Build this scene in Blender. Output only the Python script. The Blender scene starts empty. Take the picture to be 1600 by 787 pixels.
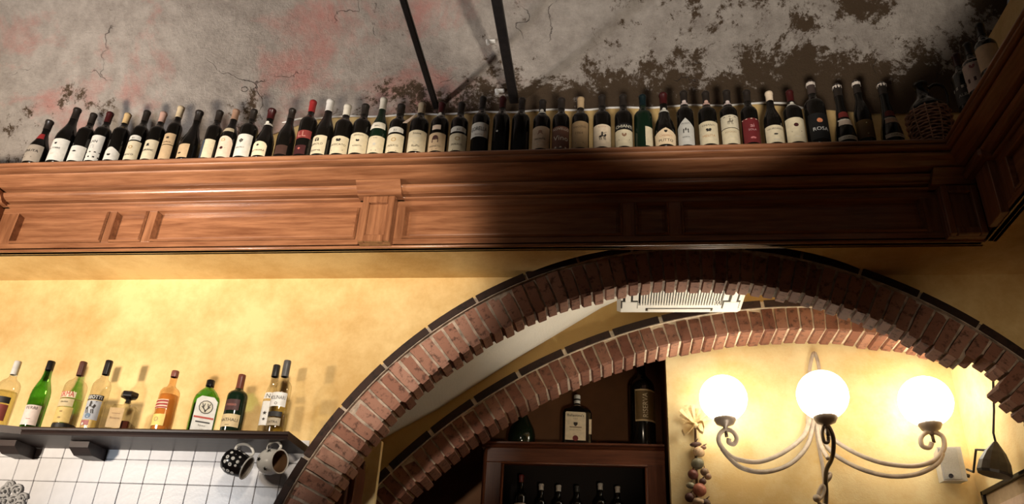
import bpy, bmesh, math, random
from math import sin, cos, pi, radians, sqrt, atan2, hypot
from mathutils import Vector, Matrix

random.seed(7)
SC = bpy.context.scene
COL = SC.collection

# ------------------------------------------------------------------ camera
EYE = 1.2                       # eye height above the floor
FPX = 1250.0                    # focal length in pixels of the 1600 px wide frame
PITCH, YAW, ROLL = 0.48993753, -0.13952516, 0.05586887
_f = Vector((sin(YAW)*cos(PITCH), cos(YAW)*cos(PITCH), sin(PITCH)))
_r = Vector((cos(YAW), -sin(YAW), 0))
_u = _r.cross(_f)
RIGHT = cos(ROLL)*_r + sin(ROLL)*_u
UP = -sin(ROLL)*_r + cos(ROLL)*_u
FWD = _f
cam = bpy.data.cameras.new('camera')
cam.sensor_width = 36; cam.sensor_fit = 'HORIZONTAL'; cam.lens = 36*FPX/1600
cam.clip_start = 0.02
camo = bpy.data.objects.new('camera', cam); COL.objects.link(camo)
m = Matrix((RIGHT, UP, -FWD)).transposed().to_4x4(); m.translation = (0, 0, EYE)
camo.matrix_world = m
SC.camera = camo

# ------------------------------------------------------------------ colour management, world, lights
SC.view_settings.view_transform = 'Standard'
SC.view_settings.look = 'None'
SC.view_settings.gamma = 1
SC.view_settings.exposure = 0.0
w = bpy.data.worlds.new('world'); SC.world = w; w.use_nodes = True
w.node_tree.nodes['Background'].inputs[0].default_value = (1.0, 0.86, 0.72, 1)
w.node_tree.nodes['Background'].inputs[1].default_value = 0.03

def point(name, loc, power, color, radius=0.08):
    l = bpy.data.lights.new(name, 'POINT'); l.energy = power; l.color = color; l.shadow_soft_size = radius
    o = bpy.data.objects.new(name, l); COL.objects.link(o); o.location = loc
    return o
def spot(name, loc, target, power, color, angle, blend=0.4, radius=0.06):
    l = bpy.data.lights.new(name, 'SPOT'); l.energy = power; l.color = color
    l.spot_size = radians(angle); l.spot_blend = blend; l.shadow_soft_size = radius
    o = bpy.data.objects.new(name, l); COL.objects.link(o); o.location = loc
    d = Vector(target) - Vector(loc); o.rotation_euler = d.to_track_quat('-Z', 'Y').to_euler()
    return o
WARM = (1.0, 0.80, 0.58)
spot('room_lamp_left', (-3.1, 1.25, 1.95), (-2.75, 3.1, 2.95), 300, (1.0, 0.84, 0.67), 92, 0.8, 0.10)
spot('room_lamp_centre', (-0.62, 1.15, 2.58), (-1.50, 3.4, 2.84), 205, (1.0, 0.86, 0.70), 50, 0.5, 0.09)
spot('room_lamp_right', (1.6, 0.6, 1.0), (1.75, 3.4, 2.25), 60, WARM, 27, 0.8, 0.08)
spot('bar_lamp', (-2.35, 2.0, 1.97), (-1.98, 3.4, 1.60), 25, (0.84, 0.92, 1.0), 54, 0.7)
spot('niche_fill', (0.15, 0.4, 1.15), (-0.22, 4.8, 2.55), 85, WARM, 15, 0.8, 0.06)  # added fill spot near the viewer to brighten the niche, no fitting there
spot('back_room_fill', (0.95, 3.68, 1.15), (0.12, 4.02, 3.1), 78, (1.0, 0.9, 0.74), 50, 0.7, 0.10)  # unseen fill added from below to light the inner vault and air conditioner
spot('vault_fill_left', (-2.7, 1.3, 2.4), (-2.0, 2.7, 4.3), 105, (0.97, 0.95, 0.98), 90, 0.7, 0.08)  # extra spot added out of view to lift the left of the vault
spot('vault_fill', (0.42, 1.35, 2.2), (0.42, 2.27, 3.87), 175, (1.0, 0.9, 0.78), 61, 0.28)  # added spot, cone kept above the cornice front, for vault and bottle labels

# ------------------------------------------------------------------ helpers
def ray(x, y):
    return RIGHT*((x-800)/FPX) - UP*((y-393.5)/FPX) + FWD
def P(x, y, Y):                  # photo pixel -> point of the plane at depth Y
    r = ray(x, y); t = Y/r.y
    return Vector((r.x*t, Y, EYE + r.z*t))
def z(v): return EYE + v

def link(o): COL.objects.link(o); return o
def newmesh(name, verts, faces, mat=None, smooth=False):
    me = bpy.data.meshes.new(name)
    me.from_pydata([tuple(v) for v in verts], [], faces)
    if mat: me.materials.append(mat)
    bmn = bmesh.new(); bmn.from_mesh(me); bmesh.ops.recalc_face_normals(bmn, faces=bmn.faces); bmn.to_mesh(me); bmn.free()
    if smooth:
        for p in me.polygons: p.use_smooth = True
    return me
class G:                         # gathers shapes into one mesh
    def __init__(s): s.v = []; s.f = []
    def add(s, vs, fs):
        n = len(s.v); s.v += [Vector(v) for v in vs]; s.f += [tuple(i+n for i in f) for f in fs]; return s
    def box(s, x0, x1, y0, y1, z0, z1):
        vs = [(x, y, zz) for x in (x0, x1) for y in (y0, y1) for zz in (z0, z1)]
        return s.add(vs, [(0,1,3,2),(4,6,7,5),(0,4,5,1),(2,3,7,6),(0,2,6,4),(1,5,7,3)])
    def bbox(s, x0, x1, y0, y1, z0, z1, b=0.004):   # box with chamfered edges
        bm = bmesh.new(); bmesh.ops.create_cube(bm, size=1)
        for v in bm.verts:
            v.co = Vector(((x0+x1)/2+v.co.x*(x1-x0), (y0+y1)/2+v.co.y*(y1-y0), (z0+z1)/2+v.co.z*(z1-z0)))
        bmesh.ops.bevel(bm, geom=list(bm.edges), offset=b, segments=1, affect='EDGES')
        bm.verts.index_update()
        s.add([v.co.copy() for v in bm.verts], [[v.index for v in f.verts] for f in bm.faces]); bm.free(); return s
    def lathe(s, prof, n=20, c=(0,0,0), rot=None, sy=1.0):
        vs = []; fs = []
        k = len(prof)
        for j in range(n):
            a = 2*pi*j/n
            for (r, h) in prof:
                v = Vector((r*cos(a), r*sin(a)*sy, h))
                if rot is not None: v = rot @ v
                vs.append(v + Vector(c))
        for j in range(n):
            for i in range(k-1):
                a, b = j*k+i, ((j+1) % n)*k+i
                fs.append((a, b, b+1, a+1))
        n0 = len(s.v); s.add(vs, fs); return s
    def tube(s, pts, r, n=8, closed=False):
        pts = [Vector(p) for p in pts]; m = len(pts)
        rr = r if isinstance(r, (list, tuple)) else [r]*m
        t0 = None; rings = []
        for i, p in enumerate(pts):
            a = pts[(i-1) % m] if (i > 0 or closed) else p
            b = pts[(i+1) % m] if (i < m-1 or closed) else p
            t = (b-a).normalized()
            if t0 is None:
                nrm = t.cross(Vector((0.13, 0.9, 0.3)))
                if nrm.length < 1e-3: nrm = t.cross(Vector((1, 0, 0)))
            else:
                nrm = nrm - t*nrm.dot(t)
            nrm.normalize(); bn = t.cross(nrm); t0 = t
            rings.append([p + (nrm*cos(2*pi*k/n) + bn*sin(2*pi*k/n))*rr[i] for k in range(n)])
        vs = [v for rg in rings for v in rg]; fs = []
        for i in range(m if closed else m-1):
            for k in range(n):
                a = i*n+k; b = i*n+(k+1) % n; c = ((i+1) % m)*n+(k+1) % n; d = ((i+1) % m)*n+k
                fs.append((a, b, c, d))
        if not closed:
            fs.append(tuple(range(n))[::-1]); fs.append(tuple((m-1)*n+k for k in range(n)))
        return s.add(vs, fs)
    def prism_x(s, poly, xa, xb):   # (y,z) polygon swept from xa(y,z) to xb(y,z)
        n = len(poly)
        A = [(xa(*p) if callable(xa) else xa, p[0], p[1]) for p in poly]
        B = [(xb(*p) if callable(xb) else xb, p[0], p[1]) for p in poly]
        return s.add(A+B, [tuple(range(n))[::-1], tuple(range(n, 2*n))] + [(i, (i+1) % n, n+(i+1) % n, n+i) for i in range(n)])
    def ball(s, c, r, n=12, m=8, scale=(1,1,1), rot=None):
        prof = [(max(1e-4, sin(pi*i/m))*r, -cos(pi*i/m)*r) for i in range(m+1)]
        g = G().lathe(prof, n)
        for v in g.v:
            q = Vector((v.x*scale[0], v.y*scale[1], v.z*scale[2]))
            if rot is not None: q = rot @ q
            s.v.append(q + Vector(c))
        n0 = len(s.v) - len(g.v); s.f += [tuple(i+n0 for i in f) for f in g.f]
        return s

def smooth_pts(pts, n=6):
    out = []
    m_ = len(pts)
    for i in range(m_-1):
        p0 = Vector(pts[max(0, i-1)]); p1 = Vector(pts[i]); p2 = Vector(pts[i+1]); p3 = Vector(pts[min(m_-1, i+2)])
        for k in range(n):
            t = k/n
            out.append(0.5*((2*p1)+(-p0+p2)*t+(2*p0-5*p1+4*p2-p3)*t*t+(-p0+3*p1-3*p2+p3)*t**3))
    out.append(Vector(pts[-1])); return out
def rootloc(p):
    v = Vector((0, 0, 0))
    while p is not None: v += p.location; p = p.parent
    return v
def part(name, g, mat, parent=None, smooth=False, local=False, **props):
    verts = g.v
    if parent is not None and not local:
        L = rootloc(parent); verts = [v - L for v in g.v]
    o = link(bpy.data.objects.new(name, newmesh(name, verts, g.f, mat, smooth)))
    o.parent = parent
    for k, v in props.items(): o[k] = v
    return o
def thing(name, label, cat, loc=(0,0,0), rz=0, group=None):
    o = link(bpy.data.objects.new(name, None)); o.empty_display_size = 0.05
    o.location = loc; o.rotation_euler = (0, 0, rz); o['label'] = label; o['category'] = cat
    if group: o['group'] = group
    return o
def single(name, g, mat, label, cat, loc, smooth=False, group=None):  # a thing that is one mesh
    L = Vector(loc)
    o = link(bpy.data.objects.new(name, newmesh(name, [v-L for v in g.v], g.f, mat, smooth)))
    o.location = L; o['label'] = label; o['category'] = cat
    if group: o['group'] = group
    return o
def struct(name, g, mat, smooth=False):
    o = link(bpy.data.objects.new(name, newmesh(name, g.v, g.f, mat, smooth))); o['kind'] = 'structure'; return o

# ------------------------------------------------------------------ materials
def base_mat(name):
    mt = bpy.data.materials.new(name); mt.use_nodes = True
    nt = mt.node_tree; return mt, nt, nt.nodes['Principled BSDF'], nt.nodes, nt.links
def plain(name, col, rough=0.5, metal=0.0, coat=0.0, var=0.0, vscale=30, bump=0.0, bscale=80, spec=0.5):
    mt, nt, b, N, Lk = base_mat(name)
    b.inputs['Base Color'].default_value = (*col, 1); b.inputs['Roughness'].default_value = rough
    b.inputs['Metallic'].default_value = metal; b.inputs['Coat Weight'].default_value = coat
    b.inputs['Specular IOR Level'].default_value = spec
    tc = N.new('ShaderNodeTexCoord')
    if var > 0:
        nz = N.new('ShaderNodeTexNoise'); nz.inputs['Scale'].default_value = vscale; nz.inputs['Detail'].default_value = 5
        Lk.new(tc.outputs['Object'], nz.inputs['Vector'])
        rp = N.new('ShaderNodeValToRGB')
        rp.color_ramp.elements[0].position = 0.3; rp.color_ramp.elements[1].position = 0.7
        rp.color_ramp.elements[0].color = (*[c*(1-var) for c in col], 1)
        rp.color_ramp.elements[1].color = (*[min(1, c*(1+var)) for c in col], 1)
        Lk.new(nz.outputs['Fac'], rp.inputs['Fac']); Lk.new(rp.outputs['Color'], b.inputs['Base Color'])
    if bump > 0:
        n2 = N.new('ShaderNodeTexNoise'); n2.inputs['Scale'].default_value = bscale; n2.inputs['Detail'].default_value = 6
        Lk.new(tc.outputs['Object'], n2.inputs['Vector'])
        bp = N.new('ShaderNodeBump'); bp.inputs['Strength'].default_value = bump; bp.inputs['Distance'].default_value = 0.01
        Lk.new(n2.outputs['Fac'], bp.inputs['Height']); Lk.new(bp.outputs['Normal'], b.inputs['Normal'])
    return mt
def wood(name, dark, light, rough=0.32, axis='X', coat=0.4):
    mt, nt, b, N, Lk = base_mat(name)
    tc = N.new('ShaderNodeTexCoord'); mp = N.new('ShaderNodeMapping')
    sc = {'X': (1.2, 14, 14), 'Z': (14, 14, 1.2), 'Y': (14, 1.2, 14)}[axis]
    mp.inputs['Scale'].default_value = sc
    Lk.new(tc.outputs['Object'], mp.inputs['Vector'])
    nz = N.new('ShaderNodeTexNoise'); nz.inputs['Scale'].default_value = 3.0; nz.inputs['Detail'].default_value = 8; nz.inputs['Roughness'].default_value = 0.65
    Lk.new(mp.outputs['Vector'], nz.inputs['Vector'])
    rp = N.new('ShaderNodeValToRGB'); rp.color_ramp.elements[0].position = 0.32; rp.color_ramp.elements[1].position = 0.68
    rp.color_ramp.elements[0].color = (*dark, 1); rp.color_ramp.elements[1].color = (*light, 1)
    Lk.new(nz.outputs['Fac'], rp.inputs['Fac']); Lk.new(rp.outputs['Color'], b.inputs['Base Color'])
    b.inputs['Roughness'].default_value = rough; b.inputs['Coat Weight'].default_value = coat; b.inputs['Coat Roughness'].default_value = 0.18
    bp = N.new('ShaderNodeBump'); bp.inputs['Strength'].default_value = 0.12; bp.inputs['Distance'].default_value = 0.004
    Lk.new(nz.outputs['Fac'], bp.inputs['Height']); Lk.new(bp.outputs['Normal'], b.inputs['Normal'])
    return mt
def plaster_yellow(name, a, c2, bump=0.25):
    mt, nt, b, N, Lk = base_mat(name)
    tc = N.new('ShaderNodeTexCoord')
    n1 = N.new('ShaderNodeTexNoise'); n1.inputs['Scale'].default_value = 2.2; n1.inputs['Detail'].default_value = 9; n1.inputs['Roughness'].default_value = 0.7
    Lk.new(tc.outputs['Object'], n1.inputs['Vector'])
    rp = N.new('ShaderNodeValToRGB'); rp.color_ramp.elements[0].position = 0.38; rp.color_ramp.elements[1].position = 0.62
    rp.color_ramp.elements[0].color = (*a, 1); rp.color_ramp.elements[1].color = (*c2, 1)
    Lk.new(n1.outputs['Fac'], rp.inputs['Fac']); Lk.new(rp.outputs['Color'], b.inputs['Base Color'])
    b.inputs['Roughness'].default_value = 0.75
    n2 = N.new('ShaderNodeTexNoise'); n2.inputs['Scale'].default_value = 120; n2.inputs['Detail'].default_value = 4
    Lk.new(tc.outputs['Object'], n2.inputs['Vector'])
    bp = N.new('ShaderNodeBump'); bp.inputs['Strength'].default_value = bump; bp.inputs['Distance'].default_value = 0.004
    Lk.new(n2.outputs['Fac'], bp.inputs['Height']); Lk.new(bp.outputs['Normal'], b.inputs['Normal'])
    return mt
def math_node(N, Lk, op, a, b_=None, clamp=False):
    n = N.new('ShaderNodeMath'); n.operation = op; n.use_clamp = clamp
    for i, v in enumerate((a, b_)):
        if v is None: continue
        if isinstance(v, (int, float)): n.inputs[i].default_value = v
        else: Lk.new(v, n.inputs[i])
    return n.outputs[0]
def mixc(N, Lk, fac, c1, c2):
    n = N.new('ShaderNodeMix'); n.data_type = 'RGBA'
    Lk.new(fac, n.inputs[0])
    for v, i in ((c1, 6), (c2, 7)):
        if isinstance(v, tuple): n.inputs[i].default_value = (*v, 1)
        else: Lk.new(v, n.inputs[i])
    return n.outputs[2]
def ceiling_mat():
    mt, nt, b, N, Lk = base_mat('old_vault_plaster')
    tc = N.new('ShaderNodeTexCoord'); sp = N.new('ShaderNodeSeparateXYZ'); Lk.new(tc.outputs['Object'], sp.inputs[0])
    def noise(scale, detail=8, rough=0.6, dist=0.0):
        n = N.new('ShaderNodeTexNoise'); n.inputs['Scale'].default_value = scale; n.inputs['Detail'].default_value = detail
        n.inputs['Roughness'].default_value = rough; n.inputs['Distortion'].default_value = dist
        Lk.new(tc.outputs['Object'], n.inputs['Vector']); return n.outputs['Fac']
    def ramp(v, p0, p1):
        r = N.new('ShaderNodeMapRange'); r.inputs[1].default_value = p0; r.inputs[2].default_value = p1; Lk.new(v, r.inputs[0]); r.clamp = True
        return r.outputs[0]
    g = mixc(N, Lk, ramp(noise(9, 10, 0.75), 0.35, 0.65), (0.36, 0.31, 0.27), (0.58, 0.52, 0.46))
    pk = math_node(N, Lk, 'MULTIPLY', ramp(noise(1.7, 7, 0.65, 0.3), 0.53, 0.66), ramp(sp.outputs['X'], -0.3, -0.9))
    g = mixc(N, Lk, math_node(N, Lk, 'MULTIPLY', pk, 0.75), g, (0.60, 0.25, 0.21))
    # dark brown blotches: more of them to the right and low down on the vault
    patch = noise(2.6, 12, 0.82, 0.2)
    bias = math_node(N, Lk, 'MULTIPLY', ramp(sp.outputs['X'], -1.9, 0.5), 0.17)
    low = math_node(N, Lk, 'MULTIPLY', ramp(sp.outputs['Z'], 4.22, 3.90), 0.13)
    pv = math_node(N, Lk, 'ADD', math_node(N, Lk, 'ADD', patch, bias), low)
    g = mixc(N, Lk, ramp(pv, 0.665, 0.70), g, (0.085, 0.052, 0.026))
    # fine cracks
    vo = N.new('ShaderNodeTexVoronoi'); vo.feature = 'DISTANCE_TO_EDGE'; vo.inputs['Scale'].default_value = 1.7
    dv = N.new('ShaderNodeVectorMath'); dv.operation = 'ADD'
    nn = N.new('ShaderNodeTexNoise'); nn.inputs['Scale'].default_value = 6; nn.inputs['Detail'].default_value = 6; Lk.new(tc.outputs['Object'], nn.inputs['Vector'])
    sc = N.new('ShaderNodeVectorMath'); sc.operation = 'SCALE'; sc.inputs['Scale'].default_value = 0.35; Lk.new(nn.outputs['Color'], sc.inputs[0])
    Lk.new(tc.outputs['Object'], dv.inputs[0]); Lk.new(sc.outputs[0], dv.inputs[1]); Lk.new(dv.outputs[0], vo.inputs['Vector'])
    ck = math_node(N, Lk, 'MULTIPLY', ramp(vo.outputs['Distance'], 0.008, 0.0), ramp(noise(2.1), 0.54, 0.62))
    g = mixc(N, Lk, math_node(N, Lk, 'MULTIPLY', ck, 0.8), g, (0.07, 0.05, 0.04))
    speck = ramp(noise(38, 9, 0.85, 0.6), 0.63, 0.67)
    g = mixc(N, Lk, math_node(N, Lk, 'MULTIPLY', speck, 0.8), g, (0.10, 0.07, 0.055))
    Lk.new(g, b.inputs['Base Color']); b.inputs['Roughness'].default_value = 0.9
    hb = math_node(N, Lk, 'ADD', noise(14, 12, 0.8), math_node(N, Lk, 'MULTIPLY', ck, -0.6))
    bp = N.new('ShaderNodeBump'); bp.inputs['Strength'].default_value = 0.8; bp.inputs['Distance'].default_value = 0.03
    Lk.new(hb, bp.inputs['Height']); Lk.new(bp.outputs['Normal'], b.inputs['Normal'])
    return mt
def brick_mat(name, cols, bump=0.6):
    mt, nt, b, N, Lk = base_mat(name)
    oi = N.new('ShaderNodeObjectInfo'); tc = N.new('ShaderNodeTexCoord')
    rp = N.new('ShaderNodeValToRGB'); cr = rp.color_ramp
    cr.elements[0].color = (*cols[0], 1); cr.elements[1].color = (*cols[-1], 1)
    for i, c in enumerate(cols[1:-1]):
        e = cr.elements.new((i+1)/(len(cols)-1)); e.color = (*c, 1)
    Lk.new(oi.outputs['Random'], rp.inputs['Fac'])
    ad = N.new('ShaderNodeVectorMath'); ad.operation = 'ADD'; Lk.new(tc.outputs['Object'], ad.inputs[0])
    cx = N.new('ShaderNodeCombineXYZ'); Lk.new(math_node(N, Lk, 'MULTIPLY', oi.outputs['Random'], 40), cx.inputs[0]); Lk.new(cx.outputs[0], ad.inputs[1])
    nz = N.new('ShaderNodeTexNoise'); nz.inputs['Scale'].default_value = 28; nz.inputs['Detail'].default_value = 8; nz.inputs['Roughness'].default_value = 0.7
    Lk.new(ad.outputs[0], nz.inputs['Vector'])
    mr = N.new('ShaderNodeMapRange'); mr.inputs[1].default_value = 0.52; mr.inputs[2].default_value = 0.62; Lk.new(nz.outputs['Fac'], mr.inputs[0])
    g = mixc(N, Lk, math_node(N, Lk, 'MULTIPLY', mr.outputs[0], 0.75), rp.outputs['Color'], tuple(c*0.22 for c in cols[0]))
    Lk.new(g, b.inputs['Base Color']); b.inputs['Roughness'].default_value = 0.8
    bp = N.new('ShaderNodeBump'); bp.inputs['Strength'].default_value = bump; bp.inputs['Distance'].default_value = 0.006
    Lk.new(nz.outputs['Fac'], bp.inputs['Height']); Lk.new(bp.outputs['Normal'], b.inputs['Normal'])
    return mt
def thin_glass(name, tint, gloss=0.12, rough=0.03):
    mt = bpy.data.materials.new(name); mt.use_nodes = True; nt = mt.node_tree; N = nt.nodes; Lk = nt.links
    N.remove(N['Principled BSDF'])
    tr = N.new('ShaderNodeBsdfTransparent')
    gl = N.new('ShaderNodeBsdfGlossy'); gl.inputs['Roughness'].default_value = rough; gl.inputs[0].default_value = (0.9, 0.9, 0.9, 1)
    lw = N.new('ShaderNodeLayerWeight'); lw.inputs['Blend'].default_value = 0.25
    edge = math_node(N, Lk, 'POWER', lw.outputs['Facing'], 2.5)
    Lk.new(mixc(N, Lk, edge, tint, tuple(c*0.25 for c in tint)), tr.inputs[0])
    mx = N.new('ShaderNodeMixShader')
    Lk.new(math_node(N, Lk, 'ADD', math_node(N, Lk, 'MULTIPLY', lw.outputs['Facing'], 0.35), gloss*0.4), mx.inputs[0])
    Lk.new(tr.outputs[0], mx.inputs[1]); Lk.new(gl.outputs[0], mx.inputs[2]); Lk.new(mx.outputs[0], N['Material Output'].inputs[0])
    return mt
def emit(name, col, strength):
    mt, nt, b, N, Lk = base_mat(name)
    b.inputs['Base Color'].default_value = (*col, 1); b.inputs['Emission Color'].default_value = (*col, 1)
    b.inputs['Emission Strength'].default_value = strength; b.inputs['Roughness'].default_value = 0.25
    return mt

M = {}
M['yellow'] = plaster_yellow('yellow_limewash', (0.58, 0.37, 0.13), (0.80, 0.60, 0.28))
M['yellow_in'] = plaster_yellow('pale_yellow_limewash', (0.74, 0.51, 0.21), (0.86, 0.71, 0.40))
M['white_vault'] = plain('white_plaster', (0.72, 0.68, 0.60), 0.85, var=0.06, vscale=4, bump=0.2)
M['tan_wall'] = plaster_yellow('tan_plaster', (0.52, 0.33, 0.11), (0.60, 0.40, 0.15))
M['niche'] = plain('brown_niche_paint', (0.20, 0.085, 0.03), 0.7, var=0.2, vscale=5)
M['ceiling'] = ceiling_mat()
M['cornice'] = wood('varnished_walnut', (0.18, 0.066, 0.028), (0.41, 0.185, 0.088))
M['cornice_y'] = wood('varnished_walnut_side', (0.18, 0.066, 0.028), (0.41, 0.185, 0.088), axis='Y')
M['cornice_z'] = wood('varnished_walnut_upright', (0.17, 0.063, 0.027), (0.39, 0.175, 0.083), axis='Z')
M['shelf'] = wood('dark_shelf_wood', (0.010, 0.004, 0.003), (0.030, 0.011, 0.007), rough=0.5, coat=0.1)
M['cabinet'] = wood('mahogany', (0.075, 0.022, 0.010), (0.17, 0.058, 0.028), rough=0.3)
M['cabinet_z'] = wood('mahogany_upright', (0.075, 0.022, 0.010), (0.16, 0.055, 0.026), rough=0.3, axis='Z')
M['black_in'] = plain('cabinet_inside', (0.012, 0.006, 0.004), 0.7)
M['brick'] = brick_mat('old_brick', [(0.24, 0.10, 0.065), (0.33, 0.16, 0.108), (0.40, 0.215, 0.155), (0.27, 0.12, 0.078)])
M['brick_in'] = brick_mat('pink_brick', [(0.19, 0.07, 0.043), (0.26, 0.112, 0.07), (0.32, 0.155, 0.105)])
M['edge_tile'] = brick_mat('dark_edge_tile', [(0.022, 0.009, 0.006), (0.04, 0.016, 0.010)], 0.3)
M['mortar'] = plain('lime_mortar', (0.42, 0.34, 0.27), 0.95, var=0.45, vscale=25, bump=0.6, bscale=60)
M['mortar_in'] = plain('pale_mortar', (0.66, 0.55, 0.42), 0.95, var=0.25, vscale=25, bump=0.6, bscale=60)
M['tile'] = plain('white_glazed_tile', (0.70, 0.70, 0.72), 0.32, var=0.05, vscale=20, bump=0.05)
M['grout'] = plain('dark_grout', (0.13, 0.115, 0.105), 0.9)
M['floor'] = plain('terracotta_floor', (0.22, 0.10, 0.06), 0.6, var=0.2, vscale=3)
M['iron'] = plain('black_iron', (0.012, 0.010, 0.010), 0.5, var=0.3, bump=0.2)
M['sconce'] = plain('pale_painted_iron', (0.42, 0.34, 0.27), 0.5, var=0.2, vscale=25)
M['cup'] = plain('dark_bronze', (0.10, 0.075, 0.055), 0.35, metal=0.6)
M['cup_light'] = plain('worn_bronze', (0.22, 0.17, 0.13), 0.4, metal=0.2)
M['globe'] = emit('lit_opal_globe', (1.0, 0.93, 0.76), 11)
M['white_plastic'] = plain('white_plastic', (0.84, 0.82, 0.77), 0.4)
M['dark_slot'] = plain('dark_slot', (0.02, 0.018, 0.016), 0.6)
M['grey_plastic'] = plain('pale_grey_plastic', (0.50, 0.50, 0.50), 0.45, var=0.08, vscale=60)
M['black'] = plain('black_gloss', (0.01, 0.008, 0.008), 0.25)
M['glass_dark'] = plain('dark_bottle_glass', (0.006, 0.005, 0.004), 0.14, coat=0.0, spec=0.42)
M['glass_greenblack'] = plain('green_black_glass', (0.006, 0.016, 0.008), 0.14, spec=0.42)
M['glass_brown'] = plain('brown_bottle_glass', (0.06, 0.030, 0.010), 0.2)
M['glass_green'] = plain('green_bottle_glass', (0.03, 0.22, 0.03), 0.08, coat=0.6)
M['glass_olive'] = plain('dark_olive_glass', (0.012, 0.020, 0.010), 0.12, coat=0.3)
M['clear'] = thin_glass('clear_glass', (0.93, 0.92, 0.86))
M['clear_amber'] = thin_glass('amber_tinted_glass', (0.95, 0.80, 0.62))
M['green_thin'] = thin_glass('clear_green_glass', (0.30, 0.72, 0.20), 0.2)
M['liq_amber'] = plain('amber_liquid', (0.60, 0.27, 0.07), 0.15, coat=0.5)
M['liq_dark'] = plain('dark_brown_liquid', (0.07, 0.018, 0.010), 0.12, coat=0.5)
M['liq_pale'] = thin_glass('pale_liquid', (0.90, 0.86, 0.62), 0.05)
_cc = {}
def colmat(c, rough=0.6):
    key = (tuple(round(v, 3) for v in c), rough)
    if key not in _cc: _cc[key] = plain('paper_%02d' % len(_cc), c, rough, var=0.10, vscale=45)
    return _cc[key]
WHITE = (0.64, 0.615, 0.54); CREAM = (0.63, 0.55, 0.38); TAN = (0.52, 0.37, 0.21); GREY = (0.50, 0.49, 0.45)
PINKC = (0.70, 0.55, 0.42); INK = (0.02, 0.015, 0.012); RED = (0.30, 0.02, 0.02); CORK = (0.55, 0.38, 0.18); DRED = (0.045, 0.006, 0.006)
BROWNL = (0.16, 0.07, 0.045); GOLD = (0.45, 0.30, 0.12)

# ------------------------------------------------------------------ text -> flat triangles
_tcache = {}
def text_geo(s):
    if s in _tcache: return _tcache[s]
    cu = bpy.data.curves.new('t', 'FONT'); cu.body = s; cu.size = 1; cu.resolution_u = 2; cu.align_x = 'CENTER'
    ob = bpy.data.objects.new('t', cu); COL.objects.link(ob)
    bpy.context.view_layer.update()
    me = bpy.data.meshes.new_from_object(ob.evaluated_get(bpy.context.evaluated_depsgraph_get()))
    vs = [(v.co.x, v.co.y) for v in me.vertices]; fs = [tuple(p.vertices) for p in me.polygons]
    bpy.data.objects.remove(ob); bpy.data.curves.remove(cu); bpy.data.meshes.remove(me)
    xs = [v[0] for v in vs] or [0]
    _tcache[s] = (vs, fs, max(xs)-min(xs), (max(xs)+min(xs))/2)
    return _tcache[s]
def text_flat(s, width, height):     # list of 2-D verts centred at x=0, baseline z=0, plus faces
    vs, fs, w_, cx = text_geo(s)
    k = height/0.7; kx = min(k, width/max(w_, 1e-3))
    return [((x-cx)*kx, y*k) for x, y in vs], fs
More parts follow.
